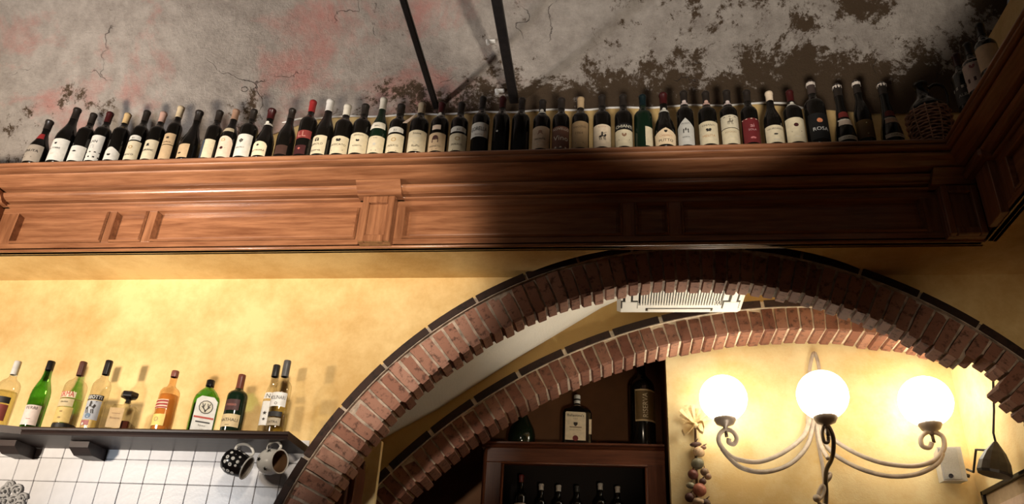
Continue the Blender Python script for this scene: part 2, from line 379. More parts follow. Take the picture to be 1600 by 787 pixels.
def emblem(kind, s):
    def disc(cx, cy, r, n=12): return [(cx+r*cos(2*pi*i/n), cy+r*sin(2*pi*i/n)) for i in range(n)]
    V = []; F = []
    def put(poly):
        n = len(V); V.extend(poly); F.append(tuple(range(n, n+len(poly))))
    if kind == 'disc': put(disc(0, 0, s))
    elif kind == 'ring':
        n = 14; o = disc(0, 0, s, n); i_ = disc(0, 0, s*0.68, n); V.extend(o+i_)
        F.extend([(k, (k+1) % n, n+(k+1) % n, n+k) for k in range(n)])
    elif kind == 'flower':
        for k in range(5): put(disc(s*0.6*cos(k*1.257+1.57), s*0.6*sin(k*1.257+1.57), s*0.42, 8))
        put([(-s*.12, -s*1.5), (s*.12, -s*1.5), (s*.12, -s*.3), (-s*.12, -s*.3)])
    elif kind == 'crest':
        put([(-s, s*.8), (-s, -s*.2), (-s*.5, -s*.9), (0, -s*1.2), (s*.5, -s*.9), (s, -s*.2), (s, s*.8)])
    elif kind == 'oval': put([(1.5*x, .7*y) for x, y in disc(0, 0, s)])
    elif kind == 'bar': put([(-s*3, -s*.3), (s*3, -s*.3), (s*3, s*.3), (-s*3, s*.3)])
    elif kind == 'castle':
        put([(-s, -s), (s, -s), (s, 0), (-s, 0)])
        for k in (-1, 0, 1): put([(k*s*.75-s*.22, 0), (k*s*.75+s*.22, 0), (k*s*.75+s*.22, s*(.6+.4*(k == 0))), (k*s*.75, s*(.9+.4*(k == 0))), (k*s*.75-s*.22, s*(.6+.4*(k == 0)))])
    elif kind == 'horseman':
        put([(-s, -.1*s), (-.6*s, .35*s), (.5*s, .3*s), (.8*s, .9*s), (1.15*s, .55*s), (.9*s, -.1*s), (.5*s, -.35*s), (-.6*s, -.35*s)])
        for x in (-.8, -.4, .4, .75): put([(x*s-.1*s, -.3*s), (x*s+.1*s, -.3*s), (x*s+.25*s, -1.2*s), (x*s+.1*s, -1.2*s)])
        put([(-.3*s, .3*s), (.25*s, .3*s), (.15*s, 1.1*s), (-.2*s, 1.1*s)]); put(disc(0, 1.3*s, .25*s, 8))
        put([(.1*s, 1.0*s), (.2*s, .9*s), (1.2*s, 1.5*s), (1.15*s, 1.6*s)])
    elif kind == 'pair': put(disc(-s*.6, 0, s*.6, 9)); put(disc(s*.6, 0, s*.6, 9)); put([(-s, -s), (s, -s), (s*.6, -.3*s), (-s*.6, -.3*s)])
    elif kind == 'rider': put(disc(0, .3*s, s*.7, 9)); put([(-1.1*s, -s), (1.1*s, -s), (.6*s, 0), (-.6*s, 0)])
    elif kind == 'star':
        put([((s if k % 2 == 0 else s*.45)*cos(pi/2+k*pi/5), (s if k % 2 == 0 else s*.45)*sin(pi/2+k*pi/5)) for k in range(10)])
    elif kind == 'antlers':
        for sg in (-1, 1):
            for a, b_ in (((0, -.9), (.45, -.1)), ((.45, -.1), (.75, .7)), ((.45, -.1), (.25, .7)), ((.3, -.4), (.8, .1))):
                d = Vector((b_[0]-a[0], b_[1]-a[1])).normalized()*s*.09; n_ = (-d.y, d.x)
                put([(sg*(a[0]*s+n_[0]), a[1]*s+n_[1]), (sg*(b_[0]*s+n_[0]), b_[1]*s+n_[1]), (sg*(b_[0]*s-n_[0]), b_[1]*s-n_[1]), (sg*(a[0]*s-n_[0]), a[1]*s-n_[1])])
        put([(-.2*s, -.5*s), (.2*s, -.5*s), (.12*s, -1.05*s), (-.12*s, -1.05*s)])
    return V, F

# ------------------------------------------------------------------ bottles
def profile(kind, H, R, rn=0.0145):
    if kind == 'bordeaux':
        return [(0.0001, 0.012), (R*.6, .004), (R*.9, 0), (R, .008), (R, .60*H), (R*.97, .635*H), (R*.84, .67*H), (R*.60, .70*H), (rn*1.25, .735*H), (rn, .77*H), (rn, .955*H), (rn*1.1, .96*H), (rn*1.1, .99*H), (rn*.9, H), (0.0001, H)]
    if kind == 'burgundy':
        return [(0.0001, 0.012), (R*.6, .004), (R*.9, 0), (R, .008), (R, .44*H), (R*.95, .50*H), (R*.80, .57*H), (R*.58, .65*H), (R*.44, .71*H), (rn*1.1, .79*H), (rn, .85*H), (rn, .955*H), (rn*1.12, .96*H), (rn*1.12, .99*H), (rn*.9, H), (0.0001, H)]
    if kind == 'squat':
        return [(0.0001, 0.012), (R*.6, .004), (R*.88, 0), (R*.97, .01), (R, .25*H), (R*.98, .36*H), (R*.85, .46*H), (R*.6, .56*H), (rn*1.4, .64*H), (rn*1.05, .70*H), (rn, .76*H), (rn, .955*H), (rn*1.15, .96*H), (rn*1.15, .99*H), (rn*.9, H), (0.0001, H)]
    if kind == 'cone':     # wide foot, long sloping shoulders
        return [(0.0001, 0.012), (R*.6, .004), (R*.92, 0), (R, .01), (R*.99, .16*H), (R*.90, .26*H), (R*.72, .36*H), (R*.60, .46*H), (R*.54, .56*H), (R*.42, .66*H), (rn*1.15, .78*H), (rn, .86*H), (rn*1.15, .94*H), (rn*1.15, .985*H), (rn*.9, H), (0.0001, H)]
    if kind == 'spirit':   # straight sided, short neck
        return [(0.0001, 0.012), (R*.6, .004), (R*.92, 0), (R, .008), (R, .62*H), (R*.96, .66*H), (R*.80, .70*H), (R*.5, .73*H), (rn*1.1, .76*H), (rn, .80*H), (rn, .95*H), (rn, .99*H), (rn*.9, H), (0.0001, H)]
    if kind == 'tall':     # slim with long taper
        return [(0.0001, 0.012), (R*.6, .004), (R*.92, 0), (R, .008), (R, .50*H), (R*.93, .57*H), (R*.72, .66*H), (R*.50, .74*H), (rn*1.05, .82*H), (rn, .88*H), (rn, .99*H), (rn*.9, H), (0.0001, H)]
def rad_at(prof, h):
    p = prof[2:-1]
    for (r0, h0), (r1, h1) in zip(p, p[1:]):
        if h0 <= h <= h1 and h1 > h0: return r0 + (r1-r0)*(h-h0)/(h1-h0)
    return p[-1][0]
def patch(prof, z0, z1, a0, a1, off, top=None, nz=6, na=12):
    """curved label: angles in radians from the front (-Y); top(u) raises or cuts the upper edge, u in -1..1"""
    g = G(); vs = []; fs = []
    for j in range(na+1):
        u = -1+2*j/na; a = a0+(a1-a0)*j/na
        zt = z1 if top is None else z0+(z1-z0)*top(u)
        for i in range(nz+1):
            h = z0+(zt-z0)*i/nz; r = rad_at(prof, h)+off
            vs.append((r*sin(a), -r*cos(a), h))
    for j in range(na):
        for i in range(nz):
            a = j*(nz+1)+i; fs.append((a, a+nz+1, a+nz+2, a+1))
    return g.add(vs, fs)
def wrap(prof, V, F, h0, off, u0=0.0):
    R = rad_at(prof, h0)
    return G().add([((rad_at(prof, h0+y)+off)*sin((x+u0)/R), -(rad_at(prof, h0+y)+off)*cos((x+u0)/R), h0+y) for x, y in V], F)
TOPS = {'round': lambda u: 0.72+0.28*sqrt(max(0, 1-u*u)), 'point': lambda u: 1-0.32*abs(u), 'diamond': lambda u: 1-0.42*max(0, abs(u)-.12), 'step': lambda u: 1.0 if abs(u) < .75 else .9}
def bottle(name, label, cat, loc, kind, H, R, glass='glass_dark', cap=INK, caplen=0.22, labels=(), ring=None, rz=0.0, group=None, rn=0.0145, bodyname='body', liquid=None, seg=20):
    t = thing(name, label, cat, loc, rz, group)
    pr = profile(kind, H, R, rn)
    part(bodyname, G().lathe(pr, seg), M[glass], t, smooth=True, local=True)
    if liquid:
        mat, hl, h0 = liquid
        lp = [(0.0001, h0)] + [(rad_at(pr, h0+(hl-h0)*i/6)-.004, h0+(hl-h0)*i/6) for i in range(7)] + [(0.0001, hl)]
        part('liquid', G().lathe(lp, 16), M[mat], t, smooth=True, local=True)
    if cap is not None:
        hc = H*(1-caplen); cp = [(rad_at(pr, hc)+.0012, hc)]
        for (r, h) in pr:
            if h > hc and r > .001: cp.append((r+.0014, h+(.0012 if h >= H*.99 else 0)))
        cp.append((0.0001, H+.0014))
        part('capsule', G().lathe(cp, 14), colmat(cap, 0.35), t, smooth=True, local=True)
    if ring:
        hr, col = ring
        part('neck_band', G().lathe([(rad_at(pr, hr)+.0018, hr), (rad_at(pr, hr+.012)+.0022, hr+.012)], 14), colmat(col), t, smooth=True, local=True)
        V, F = emblem('disc', .008)
        part('neck_seal', wrap(pr, V, F, hr+.016, .003), colmat(col), t, local=True)
    for L in labels:
        z0, z1 = L['z']; half = radians(L.get('half', 68)); ac = radians(L.get('ac', 0))
        lab = part('paper_label', patch(pr, z0, z1, ac-half, ac+half, .0009, TOPS.get(L.get('top'))), colmat(L['col']), t, smooth=True, local=True)
        Rr = rad_at(pr, z0+.01); wd = 2*half*Rr
        for (kind_, zf, s, col) in L.get('marks', ()):
            h0 = z0+(z1-z0)*zf
            if kind_.startswith('#'):
                V, F = emblem(kind_[1:], s); nm = 'emblem'
            elif kind_ == '=':
                V = [(-wd*.49, -s/2), (-wd*.25, -s/2), (0, -s/2), (wd*.25, -s/2), (wd*.49, -s/2), (wd*.49, s/2), (wd*.25, s/2), (0, s/2), (-wd*.25, s/2), (-wd*.49, s/2)]
                F = [(0, 1, 8, 9), (1, 2, 7, 8), (2, 3, 6, 7), (3, 4, 5, 6)]; nm = 'stripe'
            else:
                V, F = text_flat(kind_, wd*.82, s); nm = 'lettering'
            part(nm, wrap(pr, V, F, h0, .0019, ac*Rr), colmat(col), lab, local=True)
    return t

# ================================================================== SETTING
YW0, YW1 = 3.405, 3.490           # main wall front and back
ZSOF = z(1.696)
ACX, ACZ, R_OUT, R_EDGE, R_IN = 0.37, z(-0.065), 1.917, 1.880, 1.712   # near arch
X_L, X_R = -4.3, 1.83

struct('floor', G().box(X_L, 2.6, -1.0, 5.4, -0.06, 0), M['floor'])
# main wall with its arched opening
g = G()
rh = 1.84
def wall_with_arch(g, x0, x1, y0, y1, ztop, cx, cz, rr, n=48, zbase=0.0):
    pts = []
    xs = [cx+rr*cos(pi - pi*i/n) for i in range(n+1)]; zs = [cz+rr*sin(pi*i/n) for i in range(n+1)]
    for i in range(n):
        xa, xb = xs[i], xs[i+1]
        if xb < x0 or xa > x1: continue
        xa_, xb_ = max(xa, x0), min(xb, x1)
        za = zs[i]+(zs[i+1]-zs[i])*(xa_-xa)/max(1e-9, xb-xa); zb = zs[i]+(zs[i+1]-zs[i])*(xb_-xa)/max(1e-9, xb-xa)
        g.add([(xa_, y0, za), (xb_, y0, zb), (xb_, y0, ztop), (xa_, y0, ztop), (xa_, y1, za), (xb_, y1, zb), (xb_, y1, ztop), (xa_, y1, ztop)],
              [(0, 1, 2, 3), (4, 7, 6, 5), (0, 4, 5, 1), (3, 2, 6, 7)])
    if x0 < cx-rr: g.box(x0, cx-rr, y0, y1, zbase, ztop)
    if x1 > cx+rr: g.box(cx+rr, x1, y0, y1, zbase, ztop)
    return g
struct('wall_back', wall_with_arch(g, X_L, 2.4, YW0, YW1, z(2.72), ACX, ACZ, rh), M['yellow'])
struct('wall_right', G().box(X_R, X_R+.1, -0.9, YW0, 0, z(2.1)).box(1.74, X_R+.1, -0.9, YW0, z(2.1), z(2.72)), M['yellow'])

# plaster soffit under the cornice, cut out in a bow where the arch crown rises past it
g = G()
YF = 3.10
N_ = 60
def notch_y(x):
    dx = x-ACX
    zt = ACZ-EYE+sqrt(max(0, R_OUT**2-dx*dx)) if abs(dx) < R_OUT else 0
    return max(YF+.012, min(YW0, 3.36*1.696/zt)) if zt > 1.696 else YW0
for i in range(N_):
    xa = X_L+(X_R-X_L)*i/N_; xb = X_L+(X_R-X_L)*(i+1)/N_
    for k in range(4):
        x0 = xa+(xb-xa)*k/4; x1 = xa+(xb-xa)*(k+1)/4
        ya, yb = notch_y(x0), notch_y(x1)
        g.add([(x0, YF, ZSOF), (x1, YF, ZSOF), (x1, yb, ZSOF), (x0, ya, ZSOF), (x0, YF, ZSOF+.02), (x1, YF, ZSOF+.02), (x1, yb, ZSOF+.02), (x0, ya, ZSOF+.02)],
              [(0, 3, 2, 1), (4, 5, 6, 7), (2, 3, 7, 6), (0, 1, 5, 4)])
g.box(1.545, X_R, -0.9, YF, ZSOF, ZSOF+.02)
struct('trim_1', g, M['yellow'])

# coved plaster vault
def spring(x):
    base = 2.685
    if x < -1.5: base -= 0.62*(1-cos(min(1, (-1.5-x)/1.15)*pi))/2
    if x > 0.75: base -= 0.09*min(1, (x-.75)/.6)
    return base
g = G(); nx, nt_ = 70, 36
for i in range(nx+1):
    x = X_L+(2.0-X_L)*i/nx; zs_ = spring(x)
    for j in range(nt_+1):
        a = (pi/2)*j/nt_*1.0
        y = 1.3+2.098*cos(a) - (0.10 if x < -1.7 else 0)*min(1, max(0, (-1.7-x)/.6))
        zz = zs_+(1.25+(2.685-zs_))*sin(a)
        g.v.append(Vector((x, y, z(zz))))
    g.v.append(Vector((x, -0.95, z(2.685+1.25))))
k = nt_+2
for i in range(nx):
    for j in range(k-1): g.f.append((i*k+j, (i+1)*k+j, (i+1)*k+j+1, i*k+j+1))
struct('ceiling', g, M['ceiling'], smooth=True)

# room behind the arch: vault, arch wall, yellow wall, side walls, niche
Y2 = 4.30; Y3 = 4.52
BCX, BCZ, B_OUT, B_EDGE, B_IN = 1.07, z(-1.17), 3.15, 3.105, 2.965
prof2 = [(-1.75, .70), (-1.52, .93), (-1.30, 1.126), (-.978, 1.314), (-.576, 1.60), (-.205, 1.844), (-.057, 1.94), (.073, 2.005), (.40, 2.12), (.75, 2.19), (1.07, 2.21), (1.5, 2.17), (2.0, 2.05), (2.4, 1.9)]
g = G()
for i, (x, h) in enumerate(prof2):
    g.v += [Vector((x, YW1, z(h))), Vector((x, Y2+.02, z(h))), Vector((x, Y2+.02, z(h+.05))), Vector((x, YW1, z(h+.05)))]
for i in range(len(prof2)-1):
    a = i*4; b = a+4
    g.f += [(a, a+1, b+1, b), (a+3, b+3, b+2, a+2)]
struct('ceiling_inner', g, M['white_vault'], smooth=True)
struct('wall_rear', wall_with_arch(G(), -2.0, 2.2, Y2, Y3, z(2.35), BCX, BCZ, 3.04, n=90), M['tan_wall'])
struct('wall_lamp_side', G().box(.313, 2.1, Y3, Y3+.1, 0, z(2.0)), M['yellow_in'])
struct('wall_inner_right', G().box(1.887, 1.98, YW1, Y3, 0, z(2.35)), M['yellow_in'])
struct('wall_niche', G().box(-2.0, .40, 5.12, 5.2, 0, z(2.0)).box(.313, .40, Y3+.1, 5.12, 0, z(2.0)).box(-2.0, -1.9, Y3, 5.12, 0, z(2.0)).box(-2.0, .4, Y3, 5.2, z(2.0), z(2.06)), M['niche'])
# narrow yellow return of the wall at the left of the passage
struct('wall_passage_left', G().box(-1.42, -1.165, 3.93, 3.965, 0, z(1.035)), M['yellow_in'])

# ================================================================== BRICK ARCHES
def voussoir(w, r, d, rng, bulge=.012):
    """one brick: X across, Z along the radius (0 = inner end), Y depth; inner end rounded and worn"""
    zs = [0, .012, r*.35, r*.7, r-.004]; g = G(); rings = []
    for i, zz in enumerate(zs):
        k = (0.80 if i == 0 else 1.0)*(1+.06*(zz/r)); j = lambda: rng.uniform(-.0022, .0022)
        ws = w/2*k; d0 = .005 if i in (0, 4) else 0
        rings.append([(-ws+j(), d0+j(), zz), (ws+j(), d0+j(), zz), (ws+j(), d-d0+j(), zz), (-ws+j(), d-d0+j(), zz)])
    vs = [v for rg in rings for v in rg]; fs = [(3, 2, 1, 0), (16, 17, 18, 19)]
    for i in range(4):
        for q in range(4): fs.append((i*4+q, i*4+(q+1) % 4, i*4+4+(q+1) % 4, i*4+4+q))
    return g.add(vs, fs)
def ring_sector(cx, cz, r0, r1, y0, y1, a0, a1, n):
    g = G()
    for i in range(n+1):
        a = a0+(a1-a0)*i/n
        for r, y in ((r0, y0), (r1, y0), (r1, y1), (r0, y1)): g.v.append(Vector((cx+r*cos(a), y, cz+r*sin(a))))
    for i in range(n):
        for q in range(4): g.f.append((i*4+q, i*4+(q+1) % 4, i*4+4+(q+1) % 4, i*4+4+q))
    g.f += [(3, 2, 1, 0), tuple(n*4+q for q in range(4))]
    return g
def arch(label, cx, cz, r_in, r_edge, r_out, y0, depth, a0, a1, pitch, mat, mmat, chips=(), tile_len=.26, tile_proud=.018):
    rng = random.Random(int(r_in*1000))
    t = thing('brick_arch', label, 'arch', (cx, y0, 0))
    cuts = [a0] + [v for ca, ch in chips for v in (ca-ch[0], ca+ch[0])] + [a1]
    for i in range(len(cuts)-1):
        inner = r_in+.013+(chips[i//2][1][1] if i % 2 else 0)
        part('mortar', ring_sector(cx, cz, inner, r_edge, y0+.008, y0+depth-.008, cuts[i], cuts[i+1], 90 if i % 2 == 0 else 8), mmat, t)
    L = Vector((cx, y0, 0))
    protos = []
    for k in range(8):
        gg = voussoir(pitch-.008-rng.uniform(0, .004), r_edge-r_in, depth, rng)
        protos.append(newmesh('brick', gg.v, gg.f, mat))
    n = int((a1-a0)*r_in/pitch)
    for i in range(n):
        a = a0+(a1-a0)*(i+.5)/n
        o = link(bpy.data.objects.new('brick', protos[rng.randrange(8)])); o.parent = t
        dr = rng.uniform(-.006, .006); sc = 1.0
        for ca, ch in chips:
            if abs(a-ca) < ch[0]: dr += ch[1]*(1-(abs(a-ca)/ch[0])**2*.6); sc = (r_edge-r_in-ch[1])/(r_edge-r_in)
        if sc != 1.0: o.scale = (1, 1, max(.5, (r_edge-(r_in+dr))/(r_edge-r_in)))
        o.location = (cos(a)*(r_in+dr), rng.uniform(-.005, .004), cz+sin(a)*(r_in+dr))
        o.rotation_euler = (rng.uniform(-.02, .02), pi/2-a+rng.uniform(-.012, .012), 0)
    nt = int((a1-a0)*r_out/tile_len)
    for i in range(nt):
        b0 = a0+(a1-a0)*i/nt+.0035; b1 = a0+(a1-a0)*(i+1)/nt-.0035
        part('edge_tile', ring_sector(cx, cz, r_edge+.003, r_out, y0-tile_proud, y0+depth*.7, b0, b1, 4), M['edge_tile'], t)
    part('tile_mortar', ring_sector(cx, cz, r_edge-.002, r_out-.006, y0-tile_proud+.006, y0+depth*.7, a0, a1, 90), mmat, t)
    return t
arch('large near arch of old brown-pink bricks under the panelled cornice', ACX, ACZ, R_IN, R_EDGE, R_OUT, 3.360, .122, radians(-3), radians(184), .0555, M['brick'], M['mortar'],
     chips=((atan2(z(1.182)-ACZ, 1.495-ACX), (.050, .080)),))
arch('flatter brick arch in the back room, seen through the near arch', BCX, BCZ, B_IN, B_EDGE, B_OUT, 4.285, .215, radians(62), radians(142), .0660, M['brick_in'], M['mortar_in'], tile_len=.28, tile_proud=.012)

# ================================================================== CORNICE
def prof_pts(x, lst):           # photo rows at column x -> (y,z) of the moulding profile
    return [(Y, P(x, py, Y).z) for py, Y in lst]
ZT = z(2.08)
Zr = z(1.957)                   # top of the frieze frame
def qround(y0, z0, y1, z1, n=8):     # convex quarter round from the lower back point to the upper front point
    return [(y0+(y1-y0)*sin(pi/2*i/n), z0+(z1-z0)*(1-cos(pi/2*i/n))) for i in range(n+1)]
def hround(yb, yf, z0, z1, n=8):     # half round bead
    return [(yb+(yf-yb)*sin(pi*i/n), (z0+z1)/2-(z1-z0)/2*cos(pi*i/n)) for i in range(n+1)]
STR = [  # name, polygon (y,z); back edge at y=3.12
    ('lip_moulding', [(3.0, z(2.039))] + hround(2.912, 2.897, z(2.039), z(2.056), 6) + hround(2.912, 2.892, z(2.058), ZT, 8) + [(3.0, ZT)]),
    ('crown_board', [(3.10, z(2.000)), (2.992, z(2.000)), (2.984, z(2.003)), (2.976, z(2.008)), (2.964, z(2.014)), (2.950, z(2.018)), (2.938, z(2.021)), (2.931, z(2.024)), (2.926, z(2.029)), (3.10, z(2.029))]),
    ('ovolo_moulding', [(3.11, z(1.962))] + [(3.060, z(1.962))] + [(3.058-.032*sin(pi/2*i/8), z(1.964)+.024*(1-cos(pi/2*i/8))) for i in range(9)] + [(3.026, z(1.990)), (3.11, z(1.990))]),
    ('bead_moulding', [(3.11, z(1.944))] + hround(3.088, 3.074, z(1.944), z(1.957), 8) + [(3.11, z(1.957))]),
]
def mapx(y): return 1.545-(3.10-y)*.775          # offsets of the side run
def mitre(y, zz): return mapx(y)
corn = thing('wooden_cornice', 'long panelled dark wooden cornice shelf across the back wall, carrying the wine bottles', 'cornice', (-1.3, 3.1, z(1.696)))
corr = thing('wooden_cornice', 'shorter dark cornice running along the right-hand wall towards the viewer', 'cornice', (1.545, 1.5, z(1.696)))
for nm, poly in STR:
    part(nm, G().prism_x(poly, X_L, mitre), M['cornice'], corn)
    # side run: swap axes
    gg = G(); n = len(poly)
    A = [(mapx(y), y, zz) for y, zz in poly]; B = [(mapx(y), -0.8, zz) for y, zz in poly]
    gg.add(A+B, [tuple(range(n)), tuple(range(n, 2*n))[::-1]] + [(i, n+i, n+(i+1) % n, (i+1) % n) for i in range(n)])
    part(nm, gg, M['cornice_y'], corr)
part('shelf_board', G().box(X_L, 1.62, 2.96, YW0, z(2.046), ZT), M['cornice'], corn)
part('shelf_board', G().box(1.44, X_R, -0.8, 2.955, z(2.046), ZT), M['cornice_y'], corr)
Zb, Zp0, Zp1 = z(1.696), z(1.747), z(1.915)
part('backing_board', G().box(X_L, 1.545, 3.128, 3.14, Zb, z(2.0)), M['cornice'], corn)
part('bottom_rail', G().bbox(X_L, 1.535, 3.10, 3.128, Zb, Zp0), M['cornice'], corn)
part('bottom_bead', G().tube([(X_L, 3.100, Zb+.006), (1.54, 3.100, Zb+.006)], .008, 8), M['cornice'], corn, smooth=True)
part('top_rail', G().bbox(X_L, 1.535, 3.10, 3.128, Zp1, z(1.95)), M['cornice'], corn)
panels = [(-4.1, -3.19), (-2.905, -2.426), (-2.386, -2.222), (-2.176, -1.168), (-.946, .052), (.108, .256), (.312, 1.327)]
prev = X_L
for a, b_ in panels + [(1.545, 1.545)]:
    if a-prev > .005: part('stile', G().bbox(prev, a, 3.102, 3.128, Zp0, Zp1, .002), M['cornice_z'], corn)
    prev = b_
for a, b_ in panels:
    gp = G(); i0 = .014
    gp.add([(a+i0, 3.124, Zp0+i0), (b_-i0, 3.124, Zp0+i0), (b_-i0, 3.124, Zp1-i0), (a+i0, 3.124, Zp1-i0), (a+.03, 3.120, Zp0+.03), (b_-.03, 3.120, Zp0+.03), (b_-.03, 3.120, Zp1-.03), (a+.03, 3.120, Zp1-.03)],
           [(4, 5, 6, 7), (0, 1, 5, 4), (1, 2, 6, 5), (2, 3, 7, 6), (3, 0, 4, 7)])
    part('panel', gp, M['cornice'], corn)
    gb = G(); c = [(a, Zp0), (b_, Zp0), (b_, Zp1), (a, Zp1)]
    e = .014; d = [(a+e, Zp0+e), (b_-e, Zp0+e), (b_-e, Zp1-e), (a+e, Zp1-e)]; mid_ = [(a+.006, Zp0+.006), (b_-.006, Zp0+.006), (b_-.006, Zp1-.006), (a+.006, Zp1-.006)]
    gb.v = [Vector((x, 3.101, zz)) for x, zz in c]+[Vector((x, 3.090, zz)) for x, zz in mid_]+[Vector((x, 3.126, zz)) for x, zz in d]
    for i in range(4):
        j = (i+1) % 4; gb.f += [(i, j, 4+j, 4+i), (4+i, 4+j, 8+j, 8+i)]
    part('panel_bead', gb, M['cornice'], corn)
part('groove_shade_board', G().box(X_L, 1.52, 3.094, 3.12, z(1.95), z(2.05)).box(X_L, 1.43, 2.972, 3.11, z(2.026), z(2.046)), M['shelf'], corn)  # dark wood here paints the shade inside the moulding grooves
part('groove_shade_board', G().box(1.541, 1.56, -.8, 3.0, z(1.95), z(2.05)).box(1.447, 1.56, -.8, 2.97, z(2.026), z(2.046)), M['shelf'], corr)  # same painted groove shade on the side run
# pilasters that break forward through the frieze
for xc in (-3.075, -1.060, 1.462):
    x0, x1 = xc-.075, xc+.075
    pil = part('pilaster', G().bbox(x0, x1, 3.062, 3.128, Zb+.005, z(1.945), .003), M['cornice_z'], corn)
    gf = G()
    for q in ((x0, x0+.03, Zb+.006, z(1.94)), (x1-.03, x1, Zb+.006, z(1.94)), (x0+.0301, x1-.0301, Zb+.005, Zb+.04), (x0+.0301, x1-.0301, z(1.905), z(1.9395))): gf.bbox(q[0], q[1], 3.040, 3.063, q[2], q[3], .004)
    part('pilaster_frame', gf, M['cornice_z'], pil)
    cap_ = G().prism_x([(3.10, z(1.944)), (3.040, z(1.944)), (3.030, z(1.952)), (3.022, z(1.962)), (3.008, z(1.972)), (2.992, z(1.988)), (2.985, z(1.993)), (3.10, z(1.993))], xc-.105, xc+.105)
    part('pilaster_cap', cap_, M['cornice'], pil)
# side run frieze
part('backing_board', G().box(1.57, 1.585, -0.8, 3.10, Zb, z(2.0)), M['cornice_y'], corr)
part('bottom_rail', G().bbox(1.545, 1.572, -0.8, 3.10, Zb, Zp0), M['cornice_y'], corr)
part('top_rail', G().bbox(1.545, 1.572, -0.8, 3.10, Zp1, z(1.95)), M['cornice_y'], corr)
prev = 3.10
for a, b_ in [(2.80, 1.85), (1.80, 1.60), (1.55, .5), (-.8, -.8)]:
    part('stile', G().bbox(1.547, 1.572, a, prev, Zp0, Zp1, .002), M['cornice_z'], corr)
    if b_ != a:
        part('panel', G().bbox(1.566, 1.572, b_, a, Zp0, Zp1, .002), M['cornice_y'], corr)
        gb = G()
        for q in ((b_, a, Zp0, Zp0+.012), (b_, a, Zp1-.012, Zp1), (b_, b_+.012, Zp0, Zp1), (a-.012, a, Zp0, Zp1)): gb.bbox(1.541, 1.567, *q, .003)
        part('panel_bead', gb, M['cornice_y'], corr)
    prev = b_
pil = part('pilaster', G().bbox(1.512, 1.572, 2.87, 2.99, Zb+.005, z(1.945), .003), M['cornice_z'], corr)
part('pilaster_cap', G().bbox(1.475, 1.55, 2.84, 3.02, z(1.946), z(1.992), .01), M['cornice_y'], pil)

# ================================================================== TIE RODS, CABLE, HOOKS
for xx, ww, lb in ((-.937, .016, 'black iron tie rod, the left one of two under the vault'), (-.511, .024, 'thicker black iron tie bar, right one of two under the vault')):
    zz = z(2.729 if xx < -.9 else 2.755)
    single('tie_rod', G().bbox(xx-ww, xx+ww, -0.9, 3.41, zz-ww*.7, zz+ww*.7, .004), M['iron'], lb, 'tie rod', (xx, 3.40, zz))
zc = z(2.676)
cable = G().tube([(-1.95, 3.385, z(2.61))] + [(-1.9+.1*i, 3.385, zc+.006*sin(i*1.7)+(-.035 if i < 2 else 0)) for i in range(29)] + [(1.02, 3.385, z(2.62))], .006, 6)
single('electric_cable', cable, M['white_plastic'], 'thin white cable run along the foot of the vault behind the wine bottles', 'cable', (-.4, 3.385, zc), smooth=True)
for (px, py, lb) in ((762, 64, 'small pale cable clip higher up on the vault plaster'), (776, 141, 'small pale cable clip low on the vault, just above the bottle tops')):
    r = ray(px, py)
    # meet the vault surface
    best = min(((abs(((r.y*t-1.3)/2.098)**2 + max(0, (r.z*t-2.685)/1.25)**2 - 1)), t) for t in [2.5+.004*i for i in range(700)] if r.z*t > 2.685)
    q = Vector((r.x*best[1], r.y*best[1]-.012, EYE+r.z*best[1]-.006))
    single('cable_clip', G().tube([q, q+Vector((.006, -.004, -.032))], .010, 8).bbox(q.x, q.x+.045, q.y-.006, q.y+.02, q.z-.008, q.z+.004, .003), M['white_plastic'], lb, 'clip', q)

# ================================================================== WINE BOTTLES ON THE CORNICE
YB = 2.952
LIP = [(0, 253), (300, 248), (640, 241), (1100, 231), (1450, 217), (1600, 205)]
def ylip(x):
    for (a, b_), (c, d) in zip(LIP, LIP[1:]):
        if a <= x <= c: return b_+(d-b_)*(x-a)/(c-a)
    return LIP[-1][1]
def zpx(x, y, Y=YB-.035): return P(x, y, Y).z - ZT
GRP = 'wine bottles along the back cornice'
B = lambda *a, **k: BT.append((a, k))
BT = []
# x left, x right, top (x,y), kind, capsule colour, label text for the object, labels [(y0,y1,col,marks,extra)]
B(37, 70, (71, 190), 'squat', INK, 'squat dark bottle with brownish grey label and red neck sticker, leftmost on the cornice', [(225, 251, (.33, .28, .22), [('TENUTA', .55, .014, INK), ('#bar', .25, .006, INK)], {}), (204, 213, RED, [], {'half': 50})])
B(74, 108, (113, 171), 'burgundy', INK, 'dark bottle with a plain cream label under a tiny black crest, second from the left', [(216, 251, WHITE, [('#crest', .78, .006, INK), ('LA TORRE', .52, .009, INK), ('#bar', .3, .003, GOLD)], {})])
B(106, 135, (141, 179), 'bordeaux', INK, 'dark bottle with a short white label bearing one black oval, third from the left', [(227, 251, WHITE, [('#oval', .62, .006, INK), ('#bar', .3, .003, GREY)], {})])
B(133, 160, (167, 177), 'bordeaux', DRED, 'dark bottle with a tall white label crossed by two black stripes', [(211, 251, WHITE, [('LAN', .7, .014, INK), ('#castle', .55, .01, GREY), ('=', .33, .006, INK), ('=', .14, .008, INK)], {})])
B(162, 190, (196, 179), 'bordeaux', CORK, 'dark bottle with a white diamond-topped label and a bare cork-coloured cap', [(229, 251, WHITE, [('#pair', .4, .007, INK)], {'top': 'diamond'})])
B(193, 219, (222, 175), 'bordeaux', INK, 'dark bottle with a cream label showing a pale ring and a small collar label above', [(220, 249, CREAM, [('#ring', .66, .010, GOLD), ('FRACO', .22, .010, INK)], {}), (211, 218, WHITE, [('JLI', .2, .009, INK)], {'half': 55, 'top': 'round'})])
